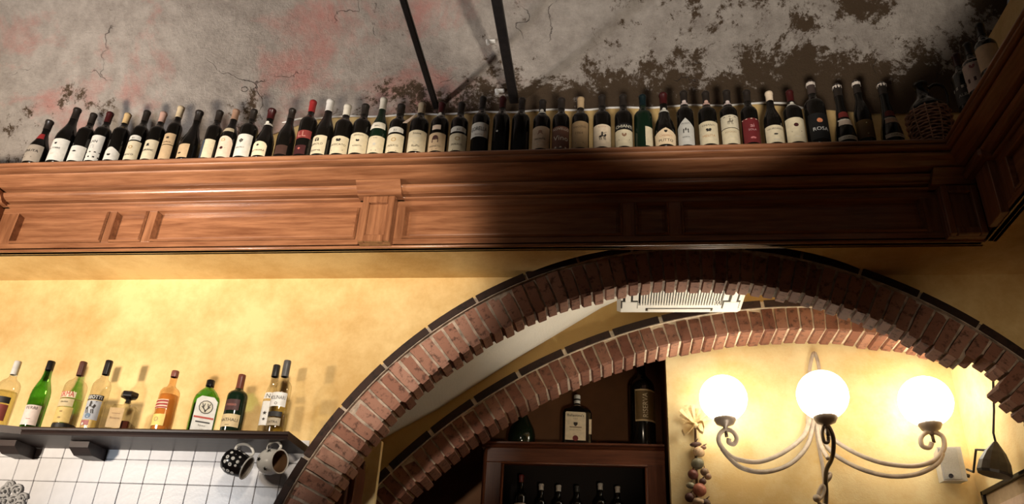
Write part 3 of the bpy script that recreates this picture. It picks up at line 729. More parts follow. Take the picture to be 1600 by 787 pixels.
B(220, 247, (249, 177), 'bordeaux', (.45, .28, .22), 'dark bottle with a cream label under a black seal and a dull pink cap', [(218, 249, CREAM, [('#rider', .74, .008, INK), ('VILBRANC', .42, .010, INK)], {})])
B(247, 271, (277, 168), 'bordeaux', (.55, .44, .28), 'taller dark bottle with a narrow tan label in two sheets and a long tan capsule', [(208, 225, TAN, [('#castle', .6, .006, INK), ('ANTICA', .15, .007, DRED)], {'half': 58}), (226, 249, TAN, [], {'half': 58})])
B(275, 307, (305, 175), 'squat', INK, 'broad dark bottle with a tan label carrying a single dark oval seal', [(224, 248, TAN, [('#oval', .32, .006, INK)], {'half': 50, 'ac': -12})])
B(311, 337, (334, 175), 'bordeaux', INK, 'dark bottle with a label half dark blue and half cream', [(217, 247, CREAM, [('#bar', .5, .004, TAN)], {'half': 38, 'ac': 18}), (217, 247, (.05, .07, .10), [], {'half': 18, 'ac': -42})])
B(336, 364, (361, 173), 'burgundy', (.30, .18, .12), 'dark bottle with a pinkish round-topped label crossed by a red ribbon mark, crumpled brown foil', [(212, 246, PINKC, [('#ring', .80, .009, GOLD), ('#bar', .42, .006, (.35, .12, .08)), ('#disc', .42, .008, DRED)], {'top': 'round'}), (198, 204, (.5, .42, .28), [], {'half': 60})])
B(364, 394, (389, 173), 'bordeaux', INK, 'dark bottle with a bright white label showing a black flower', [(209, 243, WHITE, [('#flower', .70, .010, INK), ('SAN FELO', .36, .007, INK)], {})])
B(392, 424, (419, 172), 'squat', DRED, 'squat dark bottle with a round cream label and a white ring round its neck', [(220, 245, (.74, .62, .42), [('#disc', .72, .006, INK), ('GATTINARA', .3, .009, INK)], {'top': 'round', 'half': 55, 'ac': -8})], ring=(.66, WHITE))
B(426, 456, (449, 172), 'burgundy', INK, 'plain black sloping-shouldered bottle without a readable label, white dot on its tip', [(226, 240, (.05, .02, .012), [], {'half': 40})])
B(457, 487, (480, 159), 'bordeaux', (.28, .02, .02), 'dark bottle with a dark red label and a bright red capsule', [(203, 215, (.20, .03, .025), [('LL', .2, .030, (.45, .20, .16))], {'half': 60}), (226, 240, DRED, [('#disc', .6, .006, (.4, .1, .08))], {'half': 40})])
B(484, 516, (508, 158), 'burgundy', (.66, .64, .60), 'tall sloping-shouldered bottle with cream torn-looking label and white capsule', [(211, 242, CREAM, [('#castle', .78, .010, INK), ('BAROLO', .48, .011, INK), ('Riserva', .14, .012, INK)], {'ac': -10, 'half': 58})])
B(514, 545, (536, 166), 'bordeaux', (.64, .60, .50), 'bottle reading MOSCATO on a cream label, patterned white capsule', [(212, 242, CREAM, [('#pair', .78, .010, INK), ('MOSCATO', .45, .011, INK), ('#bar', .2, .009, INK)], {})])
B(543, 574, (565, 165), 'bordeaux', INK, 'bottle with a cream label headed GRANTI above two small black faces, black capsule', [(207, 242, CREAM, [('GRANTI', .84, .009, INK), ('#pair', .62, .007, INK), ('ROSSETTI', .32, .007, INK)], {})])
B(572, 601, (594, 155), 'burgundy', (.66, .62, .52), 'green-necked tall bottle with white foil and a pale label on its shoulder', [(212, 242, CREAM, [('TORI', .84, .006, INK), ('#star', .5, .010, GREY), ('#bar', .14, .004, INK)], {}), (190, 200, (.72, .68, .55), [('ABC', .25, .010, INK)], {'half': 60})], glass='glass_greenblack')
B(601, 632, (623, 165), 'bordeaux', INK, 'bottle with a cream ringed label and arched collar label, left of the tag-hung bottle', [(209, 239, CREAM, [('#ring', .68, .011, GOLD), ('POLICO', .3, .010, INK), ('#bar', .05, .006, INK)], {}), (198, 206, WHITE, [('JLI', .2, .010, INK)], {'half': 55, 'top': 'round'})])
B(634, 666, (654, 163), 'bordeaux', (.38, .30, .20), 'bottle with a tall cream label and a folded white paper tag hanging from its neck', [(203, 239, CREAM, [('Soave', .80, .012, INK), ('CLASSICO', .68, .006, GREY), ('#bar', .42, .004, GREY), ('Ruffo', .2, .012, INK), ('#bar', .06, .003, INK)], {})], tag=True)
B(667, 698, (687, 162), 'bordeaux', DRED, 'bottle with a tan label framing a dark portrait, brown capsule with white ring', [(207, 239, (.60, .44, .27), [('#castle', .60, .015, (.07, .025, .02)), ('#disc', .72, .013, (.07, .025, .02)), ('VIGNETO', .2, .009, INK), ('#bar', .08, .004, INK)], {}), (195, 202, PINKC, [], {'half': 28})], ring=(.715, WHITE))
B(699, 729, (718, 162), 'bordeaux', INK, 'bottle with a cream ringed label and arched collar label, right of the portrait-label bottle', [(208, 238, CREAM, [('#ring', .68, .011, GOLD), ('POLICO', .3, .010, INK), ('#bar', .05, .006, INK)], {}), (197, 205, WHITE, [('JLI', .2, .010, INK)], {'half': 55, 'top': 'round'})])
B(733, 763, (751, 153), 'bordeaux', INK, 'bottle whose white label sits high up, leaving the black lower half bare', [(191, 213, WHITE, [('GORELLA', .42, .022, INK), ('Toscana', .12, .007, INK)], {})])
B(766, 795, (783, 153), 'bordeaux', DRED, 'black unlabelled bottle with one tiny pale star on its body', [], star=True)
B(796, 827, (814, 155), 'bordeaux', INK, 'wholly black unlabelled bottle beside the thick tie bar', [])
B(830, 860, (847, 158), 'bordeaux', INK, 'bottle with a flaking tan label and a white ring seal on its black neck', [(197, 235, (.60, .45, .30), [('#rider', .72, .012, (.3, .16, .1)), ('MONTE', .38, .010, INK), ('#bar', .2, .004, GREY)], {})], ring=(.725, WHITE))
B(861, 890, (878, 155), 'bordeaux', INK, 'bottle with a dark brown label lettered NOVELLO in white', [(197, 235, BROWNL, [('NOVELLO', .82, .014, (.7, .6, .45)), ('Vino', .35, .026, (.75, .68, .55)), ('=', .03, .008, (.7, .62, .5))], {})])
B(892, 921, (907, 154), 'bordeaux', (.42, .30, .17), 'bottle with a wrinkled brown paper label up to its shoulder and a cork top', [(189, 233, (.30, .20, .10), [('Vecchia', .75, .014, (.12, .07, .04)), ('1964', .5, .013, (.12, .07, .04)), ('#bar', .18, .006, INK)], {})])
B(926, 956, (941, 151), 'bordeaux', INK, 'bottle with a cream label printed with a black horse and rider', [(194, 231, (.70, .58, .42), [('#horseman', .45, .016, INK), ('ROCCA', .86, .007, (.4, .2, .12))], {})])
B(960, 990, (975, 150), 'bordeaux', INK, 'bottle reading CHIANTI in pale letters on a black band over a cream label', [(192, 201, (.006, .005, .005), [('CHIANTI', .2, .016, (.7, .66, .52))], {}), (202, 231, CREAM, [('#crest', .68, .010, (.25, .14, .08)), ('#bar', .40, .008, INK)], {})])
B(991, 1022, (1006, 150), 'bordeaux', (.004, .012, .014), 'greenish black bottle with a cream label turned half out of sight to the right', [(197, 230, CREAM, [('#bar', .5, .008, INK)], {'half': 28, 'ac': 38})], glass='glass_greenblack')
B(1022, 1058, (1039, 147), 'squat', DRED, 'squat wide bottle with a peaked cream label and a white ring on its red-brown neck', [(199, 228, (.70, .55, .36), [('#crest', .78, .007, INK), ('CHIANTI', .46, .010, (.4, .16, .08)), ('PUTTO', .16, .014, INK)], {'top': 'point'})], ring=(.64, WHITE))
B(1059, 1088, (1072, 144), 'bordeaux', INK, 'dark bottle with a cold grey-white peaked label showing a small black tower', [(184, 226, GREY, [('#castle', .52, .012, INK), ('MONTI', .76, .008, INK), ('RISERVA', .26, .006, INK)], {'top': 'point', 'half': 62})], ring=(.75, (.55, .45, .42)))
B(1093, 1125, (1106, 145), 'bordeaux', INK, 'bottle with a cream label of two dark faces under CHIANTI and brown lettering below', [(189, 225, CREAM, [('CHIANTI', .78, .010, INK), ('#pair', .62, .010, INK), ('MELITA', .3, .012, (.45, .22, .08))], {})], ring=(.755, (.5, .32, .26)))
B(1128, 1158, (1140, 143), 'bordeaux', INK, 'bottle with two cream labels one above the other, the upper printed with a landscape', [(179, 199, (.60, .54, .40), [('#horseman', .45, .013, (.2, .17, .12)), ('=', .85, .003, INK)], {}), (200, 224, CREAM, [('POGGIO', .70, .009, (.3, .2, .1)), ('#bar', .42, .002, GREY), ('#bar', .25, .002, GREY)], {})], ring=(.73, (.6, .5, .48)))
B(1161, 1190, (1172, 143), 'bordeaux', INK, 'bottle with a dark red label printed in small pink letters', [(184, 222, (.13, .012, .014), [('ai', .62, .020, (.55, .3, .3)), ('SOLA', .48, .010, (.5, .3, .3)), ('#oval', .18, .008, (.45, .15, .15)), ('=', .97, .003, PINKC)], {})])
B(1196, 1227, (1206, 145), 'burgundy', (.74, .60, .44), 'sloping-shouldered bottle with a cream label and a pale pinkish wax-like cap', [(195, 222, CREAM, [('GIORDANO', .74, .009, INK), ('#oval', .46, .006, INK), ('Vino', .1, .008, GREY)], {})], caplen=.17)
B(1229, 1261, (1240, 143), 'bordeaux', DRED, 'bottle with a round-cornered cream label, dark wax dot and a white collar at the shoulder', [(183, 221, CREAM, [('#disc', .68, .010, DRED), ('#bar', .42, .007, INK), ('#bar', .2, .003, GREY)], {})], ring=(.70, WHITE), glass='glass_dark')
B(1263, 1299, (1274, 129), 'bordeaux', (.05, .035, .03), 'large black bottle lettered ROSA in white beneath a small orange dot', [(176, 216, (.004, .004, .004), [('#disc', .70, .012, (.62, .22, .10)), ('ROSA', .32, .018, (.62, .62, .60))], {'half': 60})], tip=True)
B(1306, 1340, (1313, 134), 'cone', INK, 'wide-footed red-patched dark bottle with white bands, next to the ROSA bottle', [(183, 193, (.60, .48, .38), [('=', .95, .006, (.72, .66, .56))], {'half': 50}), (170, 179, (.16, .02, .015), [], {'half': 50, 'top': 'round'}), (211, 217, (.60, .55, .46), [('CORVO', .25, .009, INK)], {'half': 60})], tip=True)
B(1341, 1369, (1348, 128), 'burgundy', INK, 'tall brown-bodied bottle standing between the two red-patched wide bottles', [(186, 214, (.10, .055, .015), [('#star', .8, .004, (.6, .55, .3)), ('#star', .2, .004, (.6, .55, .3))], {'half': 75})], tip=True, glass='glass_dark')
B(1378, 1413, (1384, 131), 'cone', INK, 'wide-footed red-patched dark bottle with white bands, next to the wicker flask', [(180, 189, (.60, .42, .30), [('=', .95, .006, (.72, .66, .56))], {'half': 50}), (168, 177, (.16, .02, .015), [], {'half': 50, 'top': 'round'}), (207, 213, (.60, .55, .46), [('CORVO', .25, .009, INK)], {'half': 60})], tip=True)
for (xl, xr, top, kind, cap, lab, labels), kw in BT:
    xm = (xl+xr)/2; yl = ylip(xm); p0 = P(xm, yl, YB)
    dist = Vector((p0.x, p0.y, p0.z-EYE)).dot(FWD)
    R = (xr-xl)/2*dist/FPX*0.945
    H = P(top[0], top[1], YB).z-ZT
    Ls = []
    for (y0, y1, col, marks, ex) in labels:
        a, b_ = zpx(xm, y1, YB-R), zpx(xm, y0, YB-R)
        d = dict(z=(max(.012, a), b_), col=col, marks=marks); d.update(ex); Ls.append(d)
    rn = .0150 if R < .043 else .0165
    ringp = (kw['ring'][0]*H, kw['ring'][1]) if kw.get('ring') else None
    t = bottle('wine_bottle', lab, 'bottle', (p0.x, YB, ZT+.0005), kind, H, R, kw.get('glass', 'glass_dark'), cap, kw.get('caplen', .20), Ls, ringp, random.uniform(-.12, .12), GRP, rn)
    pr = profile(kind, H, R, rn)
    if kw.get('tag'):
        part('neck_tag', G().add([(-.012, -.019, H*.76), (-.020, -.024, H*.76), (-.075, -.036, H*.55), (-.052, -.042, H*.54), (-.074, -.034, H*.55), (-.051, -.040, H*.54)], [(0, 1, 2, 3), (1, 0, 5, 4), (2, 4, 5, 3)]), colmat(PINKC), t, local=True)
    if kw.get('star'):
        V, F = emblem('star', .007); part('emblem', wrap(pr, V, F, H*.34, .0015, -.008), colmat(WHITE), t, local=True)
    if kw.get('tip'):
        V, F = emblem('oval', .009); part('torn_foil', G().lathe([(rn*1.25, H*.93), (rn*1.3, H*.97), (rn*.9, H+.003), (.0001, H+.003)], 9), colmat((.62, .55, .48)), t, local=True)
# bottles on the side run
for (x, Y, ptop, R, lab, labels, cap) in (
        (1.455, 2.775, (1494, 84), .040, 'dark bottle with a white-edged black label, first on the side cornice beyond the wicker flask', [((.06, .15), (.03, .025, .025), [('ALBA', .4, .014, GREY), ('=', .93, .014, WHITE)])], DRED),
        (1.455, 2.670, (1514, 64), .041, 'dark bottle with a pinkish cream patterned label, second on the side cornice', [((.05, .20), (.60, .48, .42), [('#crest', .72, .01, (.3, .1, .1)), ('=', .3, .02, DRED)])], INK),
        (1.460, 2.560, (1531, 37), .040, 'dark bottle with a tan label, on the side cornice nearest the viewer', [((.06, .17), (.58, .44, .28), [('#bar', .5, .006, GOLD)])], INK)):
    r = ray(*ptop); H = min(.37, max(.30, EYE+r.z*(x/r.x)-ZT))
    Ls = [dict(z=zz, col=c, marks=mk) for zz, c, mk in labels]
    bottle('wine_bottle', lab, 'bottle', (x, Y, ZT+.0005), 'bordeaux', H, R, 'glass_dark', cap, .2, Ls, None, radians(-35), 'wine bottles on the side cornice', .015)
# wicker-covered flask leaning in the corner
tilt = Matrix.Rotation(radians(6), 3, 'Y')
wf = thing('wicker_flask', 'round dark flask in a woven wicker cover at the corner of the cornice', 'flask', (1.385, 2.99, ZT))
def wk_r(h): return .062+.026*sin(min(1, h/.19)*pi*.62)
gw = G(); gw.lathe([(.0001, .002), (.058, .002)]+[(wk_r(.19*i/8)-.004, .19*i/8+.002) for i in range(9)]+[(.0001, .195)], 22)
cover = part('wicker_cover', gw, plain('dark_wicker', (.10, .03, .018), .7, var=.4, bump=.5), wf, smooth=True, local=True)
strand = plain('pale_wicker', (.58, .36, .25), .6, var=.5, vscale=60)
for k in range(13):
    h = .008+k*.0148
    pts = [((wk_r(h)+.0015+.003*sin(11*a+pi*(k % 2)))*Vector((cos(a), sin(a), 0))+Vector((0, 0, h))) for a in [2*pi*i/66 for i in range(66)]]
    part('wicker_strand', G().tube(pts, .0036, 5, closed=True), strand, cover, local=True)
for k in range(11):
    a = 2*pi*(k+.5)/11
    part('wicker_rib', G().tube([((wk_r(h)+.001)*cos(a), (wk_r(h)+.001)*sin(a), h) for h in [.0, .03, .06, .09, .12, .15, .18, .198]], .003, 5), strand, cover, local=True)
part('flask_body', G().lathe([(.0001, .19), (.082, .192), (.078, .215), (.060, .245), (.036, .272), (.027, .30), (.026, .345), (.031, .349), (.031, .362), (.0001, .364)], 20), M['glass_dark'], wf, smooth=True, local=True)
part('handle', G().tube(smooth_pts([(.03, 0, .335), (.055, -.01, .352), (.085, -.015, .335), (.096, -.015, .29), (.092, -.01, .24), (.080, 0, .20)], 4), .007, 8), M['black'], wf, smooth=True, local=True)

# ================================================================== LOWER SHELF, TILES, MUGS
YS = 3.15; ZS = z(.862)
shelf = thing('wall_shelf', 'dark wooden wall shelf carrying the spirits bottles above the white tiles', 'shelf', (-2.0, 3.4, z(.80)))
XE = -1.335
part('shelf_board', G().add([(XE, YS+.012, ZS), (XE, YW0, ZS), (-3.3, YW0, ZS), (-2.90, 3.03+.012, ZS), (-2.52, YS+.012, ZS), (XE, YS+.012, ZS-.032), (XE, YW0, ZS-.032), (-3.3, YW0, ZS-.032), (-2.90, 3.03+.012, ZS-.032), (-2.52, YS+.012, ZS-.032)],
     [(0, 1, 2, 3, 4), (9, 8, 7, 6, 5), (0, 5, 6, 1), (1, 6, 7, 2), (2, 7, 8, 3), (3, 8, 9, 4), (4, 9, 5, 0)]), M['shelf'], shelf)
part('front_moulding', G().prism_x([(YS+.014, ZS-.034), (YS+.004, ZS-.034), (YS, ZS-.026), (YS+.004, ZS-.018), (YS-.004, ZS-.014), (YS-.006, ZS-.006), (YS, ZS), (YS+.014, ZS)], -2.54, XE), M['shelf'], shelf)
for px in (25, 138, 300):
    x = P(px, 700, 3.32).x
    if px == 300: continue
    part('bracket', G().prism_x([(YW0-.002, ZS-.034), (3.25, ZS-.034), (3.25, ZS-.06), (3.30, ZS-.085), (YW0-.002, ZS-.085)], x-.045, x+.045), M['shelf'], shelf)
# wall tiles
tg = thing('tiled_panel', 'white glazed square tiles on the wall under the wooden shelf', 'tiles', (-2.2, YW0, z(.3)))
part('grout', G().box(-3.55, -1.36, YW0-.005, YW0-.001, z(.25), z(.86)), M['grout'], tg)
def tile_mesh(ww, hh):
    gg = G(); gg.bbox(-ww/2, ww/2, -.006, 0, -hh/2, hh/2, .0022); return newmesh('tile', gg.v, gg.f, M['tile'])
tm = tile_mesh(.1032, .1022)
for r_ in range(6):
    for c in range(21):
        xc = -2.383+.105*(c-11)+.0525; zc_ = z(.6825)+.104*(r_-4)+.052
        if xc > -1.37: continue
        o = link(bpy.data.objects.new('tile', tm)); o.parent = tg
        o.location = Vector((xc+random.uniform(-.0006, .0006), YW0-.005+random.uniform(-.0007, .0003), zc_)) - tg.location
# scrolled ornament at lower left
og = thing('scroll_ornament', 'pale grey scrolled relief ornament on the tiles at the far left', 'ornament', P(12, 785, 3.385))
om = plain('grey_stucco', (.42, .42, .42), .5, var=.15)
for k, (px, py, s, sg) in enumerate(((8, 768, .020, 1), (26, 766, .017, -1), (34, 778, .014, 1), (4, 784, .022, -1), (20, 782, .016, 1), (14, 758, .012, 1), (30, 790, .016, -1))):
    c = P(px, py, 3.385)
    pts = [c+Vector((sg*s*1.7*(1-t*.75)*cos(t*9), -.004*t, s*1.7*(1-t*.75)*sin(t*9))) for t in [i/18 for i in range(19)]]
    part('scroll', G().tube(pts, [.0065*(1-.4*i/18) for i in range(19)], 6).ball(pts[-1], .009, 8, 6), om, og, smooth=True)

# mugs hanging below the shelf
def spots_mat():
    mt, nt, b, N, Lk = base_mat('black_glaze_white_spots')
    tc = N.new('ShaderNodeTexCoord'); vo = N.new('ShaderNodeTexVoronoi'); vo.inputs['Scale'].default_value = 44; vo.inputs['Randomness'].default_value = 0.35
    Lk.new(tc.outputs['Object'], vo.inputs['Vector'])
    mr = N.new('ShaderNodeMapRange'); mr.inputs[1].default_value = .36; mr.inputs[2].default_value = .30; Lk.new(vo.outputs['Distance'], mr.inputs[0])
    m2 = N.new('ShaderNodeMapRange'); m2.inputs[1].default_value = .08; m2.inputs[2].default_value = .13; Lk.new(vo.outputs['Distance'], m2.inputs[0])
    sp = N.new('ShaderNodeSeparateXYZ'); Lk.new(tc.outputs['Object'], sp.inputs[0])
    up = N.new('ShaderNodeMapRange'); up.inputs[1].default_value = .085; up.inputs[2].default_value = .075; Lk.new(sp.outputs['Z'], up.inputs[0])
    fac = math_node(N, Lk, 'MULTIPLY', math_node(N, Lk, 'MULTIPLY', mr.outputs[0], m2.outputs[0]), up.outputs[0])
    Lk.new(mixc(N, Lk, fac, (.008, .007, .007), (.75, .74, .70)), b.inputs['Base Color']); b.inputs['Roughness'].default_value = .2
    return mt
def mug(label, loc, axis, up, R, Hh, mat, inside, rimcol, extra=None):
    """axis = direction of the opening, handle points along up"""
    a = Vector(axis).normalized(); u = Vector(up); u = (u-a*u.dot(a)).normalized(); s = a.cross(u)
    rot = Matrix((u, s, a)).transposed()
    t = thing('ceramic_mug', label, 'mug', loc)
    tf = lambda g: (setattr(g, 'v', [rot @ (v-Vector((0, 0, Hh/2))) for v in g.v]), g)[1]
    body = part('body', G().lathe([(.0001, 0), (R*.70, 0), (R*.86, .006), (R*1.04, Hh*.25), (R*1.08, Hh*.45), (R*.98, Hh*.75), (R*.92, Hh*.9), (R*.96, Hh)], 26), mat, t, smooth=True, local=True)
    me = body.data
    for v in me.vertices: pass
    # keep object coordinates aligned with the pot for its pattern, turn the object instead
    body.rotation_euler = rot.to_euler(); body.location = rot @ Vector((0, 0, -Hh/2))
    part('inside', tf(G().lathe([(R*.94, Hh), (R*.88, Hh*.9), (R*.92, Hh*.6), (R*.95, Hh*.3), (R*.7, .008), (.0001, .008)], 26)), inside, t, smooth=True, local=True)
    part('rim', tf(G().tube([(R*.95*cos(2*pi*i/28), R*.95*sin(2*pi*i/28), Hh) for i in range(28)], .0035, 6, closed=True)), rimcol, t, smooth=True, local=True)
    part('handle', tf(G().tube(smooth_pts([(R*.9, 0, Hh*.82), (R*1.25, 0, Hh*.92), (R*1.62, 0, Hh*.72), (R*1.66, 0, Hh*.42), (R*1.35, 0, Hh*.18), (R*.98, 0, Hh*.16)], 5), .006, 8)), rimcol, t, smooth=True, local=True)
    if extra: extra(t, tf)
    return t
wglz = plain('white_glaze', (.70, .69, .65), .25); bglz = plain('black_glaze', (.01, .009, .009), .2); brin = plain('brown_glaze_inside', (.16, .085, .04), .5)
mug('black mug with white ringed spots hanging under the shelf end', P(369, 723, 3.22), (.93, .10, -.35), (-.25, 0, 1), .050, .105, spots_mat(), plain('grey_inside', (.30, .26, .22), .5), wglz)
def stars(t, tf):
    for k, (a, h) in enumerate([(-3.0+.75*i, (.03, .062)[i % 2]) for i in range(8)]):
        V, F = emblem('star', .012); RR = .0565
        part('painted_star', tf(G().add([((RR)*cos(a+x/RR), (RR)*sin(a+x/RR), h+y) for x, y in V], F)), bglz, t, local=True)
mug('white mug with black painted stars, its brown mouth turned outwards', P(424, 721, 3.22), (.93, -.37, -.05), (-.25, 0, 1), .050, .095, wglz, brin, wglz, stars)
for px, lb in ((372, 'small dark hook holding the spotted mug under the shelf'), (421, 'small dark hook holding the starred mug under the shelf')):
    q = P(px, 690, 3.22); q.z = ZS-.034
    single('cup_hook', G().tube([q, q+Vector((0, 0, -.022)), q+Vector((.008, 0, -.030)), q+Vector((.016, 0, -.024)), q+Vector((.016, 0, -.014))], .0025, 6), M['iron'], lb, 'hook', q)

# spirits on the lower shelf
GS = 'spirits on the lower wooden shelf'
YL = 3.235
def lowpos(xm, ybase):
    p0 = P(xm, ybase, YL); return p0
def zl(x, y, Y): return P(x, y, Y).z-ZS
def low(name, lab, xl, xr, yb, top, kind, glass, cap, caplen, labels, rn=.015, Y=YL, liquid=None, rz=0, extra=None, rs=1.0):
    xm = (xl+xr)/2; p0 = P(xm, yb, Y); d = Vector((p0.x, p0.y, p0.z-EYE)).dot(FWD)
    R = (xr-xl)/2*d/FPX*rs; H = P(top[0], top[1], Y).z-ZS
    Ls = []
    for (y0, y1, col, marks, ex) in labels:
        q = dict(z=(max(.01, zl(xm, y1, Y-R)), zl(xm, y0, Y-R)), col=col, marks=marks); q.update(ex); Ls.append(q)
    lq = (liquid[0], liquid[1]*H, .006) if liquid else None
    t = bottle(name, lab, 'bottle', (p0.x, Y, ZS+.0005), kind, H, R, glass, cap, caplen, Ls, None, rz, GS, rn, liquid=lq)
    return t, H, R
BLK = (.012, .01, .01)
low('spirit_bottle', 'clear bottle with silver cap and dark label, cut off by the left edge', -22, 10, 662, (11, 565), 'spirit', 'clear', (.6, .6, .58), .20, [(618, 628, BLK, [], {}), (630, 655, (.20, .04, .03), [], {})], liquid=('liq_pale', .55))
low('spirit_bottle', 'bright green glass bottle with black cap and a pinkish white label', 33, 62, 664, (72, 565), 'tall', 'green_thin', BLK, .13, [(632, 663, (.70, .60, .56), [('FERRI', .78, .014, INK), ('#bar', .3, .003, RED)], {'ac': 12, 'half': 55})], rn=.016)
low('spirit_bottle', 'clear bottle with red lettering, yellow label and black foot', 82, 116, 667, (124, 566), 'spirit', 'clear', (.10, .04, .03), .20, [(611, 620, (.78, .66, .48), [('SIRMA', .1, .026, (.50, .05, .03))], {'half': 48}), (622, 634, (.58, .48, .28), [('classica', .5, .008, INK)], {'half': 48}), (635, 659, (.62, .46, .16), [('#oval', .7, .005, (.3, .2, .06)), ('#oval', .3, .005, (.3, .2, .06))], {'half': 55}), (660, 667, BLK, [], {'half': 178})], liquid=('liq_pale', .45))
low('spirit_bottle', 'clear vodka-like bottle with a black and grey-blue picture label', 126, 154, 668, (163, 564), 'spirit', 'clear', BLK, .20, [(616, 624, BLK, [('ABBOTTI', .2, .016, (.7, .7, .68))], {'half': 66}), (625, 655, (.42, .45, .50), [('#horseman', .6, .02, INK), ('#disc', .2, .012, (.12, .2, .3))], {'half': 62}), (656, 664, (.35, .12, .12), [('#disc', .3, .006, WHITE)], {'half': 40, 'ac': -20})])
low('spirit_bottle', 'amber-orange clear bottle with a red lined and yellow label', 236, 267, 669, (267, 580), 'spirit', 'clear_amber', (.20, .07, .05), .10, [(623, 637, (.75, .52, .36), [('=', .8, .008, RED), ('=', .45, .008, RED), ('=', .12, .006, RED)], {'half': 45, 'ac': -12}), (646, 664, (.78, .58, .16), [('#ring', .55, .010, GOLD)], {'half': 48, 'ac': -12})], liquid=('liq_amber', .60))
low('spirit_bottle', 'dark liqueur bottle with green neck, brown cap and low yellow label', 344, 376, 672, (374, 586), 'spirit', 'glass_greenblack', (.14, .04, .025), .24, [(646, 666, (.62, .50, .28), [('NATHALI', .42, .014, INK), ('#bar', .15, .003, INK)], {'half': 64}), (623, 640, (.05, .012, .012), [('rosso', .4, .014, (.45, .16, .12))], {'half': 45})])
low('spirit_bottle', 'clear bottle lettered MOLINARI on a white label, at the right shelf end', 414, 443, 674, (443, 564), 'spirit', 'clear', (.09, .09, .09), .22, [(612, 634, (.72, .72, .70), [('MOLINARI', .50, .016, INK), ('#ring', .2, .006, INK)], {'half': 62}), (642, 650, BLK, [], {'half': 50}), (652, 664, (.40, .34, .24), [('EXTRA', .3, .01, INK)], {'half': 48})], liquid=('liq_pale', .5))
low('spirit_bottle', 'slim clear bottle with a white strip label, left behind the MOLINARI bottle', 402, 424, 672, (434, 571), 'tall', 'clear', (.02, .02, .02), .16, [(612, 622, (.70, .70, .66), [('N', .1, .02, INK)], {'half': 50}), (626, 664, (.66, .66, .64), [('#star', .5, .010, INK), ('#star', .25, .008, INK)], {'half': 45})], Y=3.30)

def square_bottle(lab, xl, xr, yb, Y, W, D, Hs, rot, glass, sections, H):
    xm = (xl+xr)/2; p0 = P(xm, yb, Y)
    t = thing('spirit_bottle', lab, 'bottle', (p0.x, Y, ZS+.0005), rot, GS)
    g = G(); n = 20
    def sup(a, wx, wy, e): 
        c, s = cos(a), sin(a); return (wx*math.copysign(abs(c)**e, c), wy*math.copysign(abs(s)**e, s))
    rings = [[(*sup(2*pi*(k+.5)/n, sx, sy, e), h) for k in range(n)] for (sx, sy, e, h) in sections]
    vs = [v for r in rings for v in r]; fs = [tuple(range(n))[::-1], tuple((len(rings)-1)*n+k for k in range(n))]
    for i in range(len(rings)-1):
        for k in range(n): fs.append((i*n+k, i*n+(k+1) % n, (i+1)*n+(k+1) % n, (i+1)*n+k))
    part('body', g.add(vs, fs), M[glass], t, smooth=False, local=True)
    return t
def flat_panel(t, name, w_, z0, z1, y, mat, x0=0, chamfer=0.0):
    c = chamfer
    poly = [(x0-w_/2, z0), (x0+w_/2, z0), (x0+w_/2, z1-c), (x0+w_/2-c, z1), (x0-w_/2+c, z1), (x0-w_/2, z1-c)] if c else [(x0-w_/2, z0), (x0+w_/2, z0), (x0+w_/2, z1), (x0-w_/2, z1)]
    n = len(poly)
    g = G().add([(x, y, zz) for x, zz in poly]+[(x, y+.0012, zz) for x, zz in poly], [tuple(range(n)), tuple(range(n, 2*n))[::-1]]+[(i, n+i, n+(i+1) % n, (i+1) % n) for i in range(n)])
    return part(name, g, mat, t, local=True)
def flat_mark(parent, kind, x0, z0, y, s, wd, mat):
    if kind.startswith('#'): V, F = emblem(kind[1:], s); nm = 'emblem'
    else: V, F = text_flat(kind, wd, s); nm = 'lettering'
    return part(nm, G().add([(x0+x, y, z0+yy) for x, yy in V], F), mat, parent, local=True)
# square decanter
dc = square_bottle('square clear decanter with a wide black stopper and dark liquid left', 167, 210, 668, 3.24, .1, .1, .13, radians(12), 'clear',
                   [(.046, .046, .35, 0), (.050, .050, .35, .006), (.050, .050, .35, .104), (.046, .046, .4, .117), (.020, .020, 1, .125), (.015, .015, 1, .130), (.014, .014, 1, .142)], .2)
part('stopper', G().lathe([(.0001, .136), (.012, .136), (.012, .152), (.024, .158), (.036, .162), (.038, .168), (.038, .182), (.033, .186), (.0001, .187)], 6), M['black'], dc, local=True)
part('liquid', G().bbox(.004, .045, -.044, .044, .006, .048, .004), M['liq_dark'], dc, local=True)
pl = flat_panel(dc, 'paper_label', .062, .012, .100, -.0515, colmat((.50, .34, .16)), -.016)
flat_mark(pl, '#bar', -.016, .075, -.0525, .006, .05, colmat((.30, .18, .08))); flat_mark(pl, 'Riserva', -.016, .05, -.0525, .010, .05, colmat((.30, .18, .08)))
# square green herbal liqueur
jb = square_bottle('square green liqueur bottle with white label, round antler emblem and red bar', 288, 336, 671, 3.235, .1, .07, .2, radians(34), 'green_thin',
                   [(.050, .036, .35, 0), (.054, .040, .35, .006), (.054, .040, .35, .150), (.051, .037, .45, .165), (.036, .028, .7, .190), (.019, .018, 1, .208), (.015, .015, 1, .216), (.015, .015, 1, .226)], .24)
gj = G(); n_ = 20
for (sx, sy, h) in ((.050, .036, .006), (.050, .036, .128), (.049, .035, .130)):
    for k in range(n_):
        a = 2*pi*(k+.5)/n_; gj.v.append(Vector((sx*math.copysign(abs(cos(a))**.35, cos(a)), sy*math.copysign(abs(sin(a))**.35, sin(a)), h)))
for i in range(2):
    for k in range(n_): gj.f.append((i*n_+k, i*n_+(k+1) % n_, (i+1)*n_+(k+1) % n_, (i+1)*n_+k))
gj.f.append(tuple(2*n_+k for k in range(n_)))
part('liquid', gj, M['liq_dark'], jb, local=True)
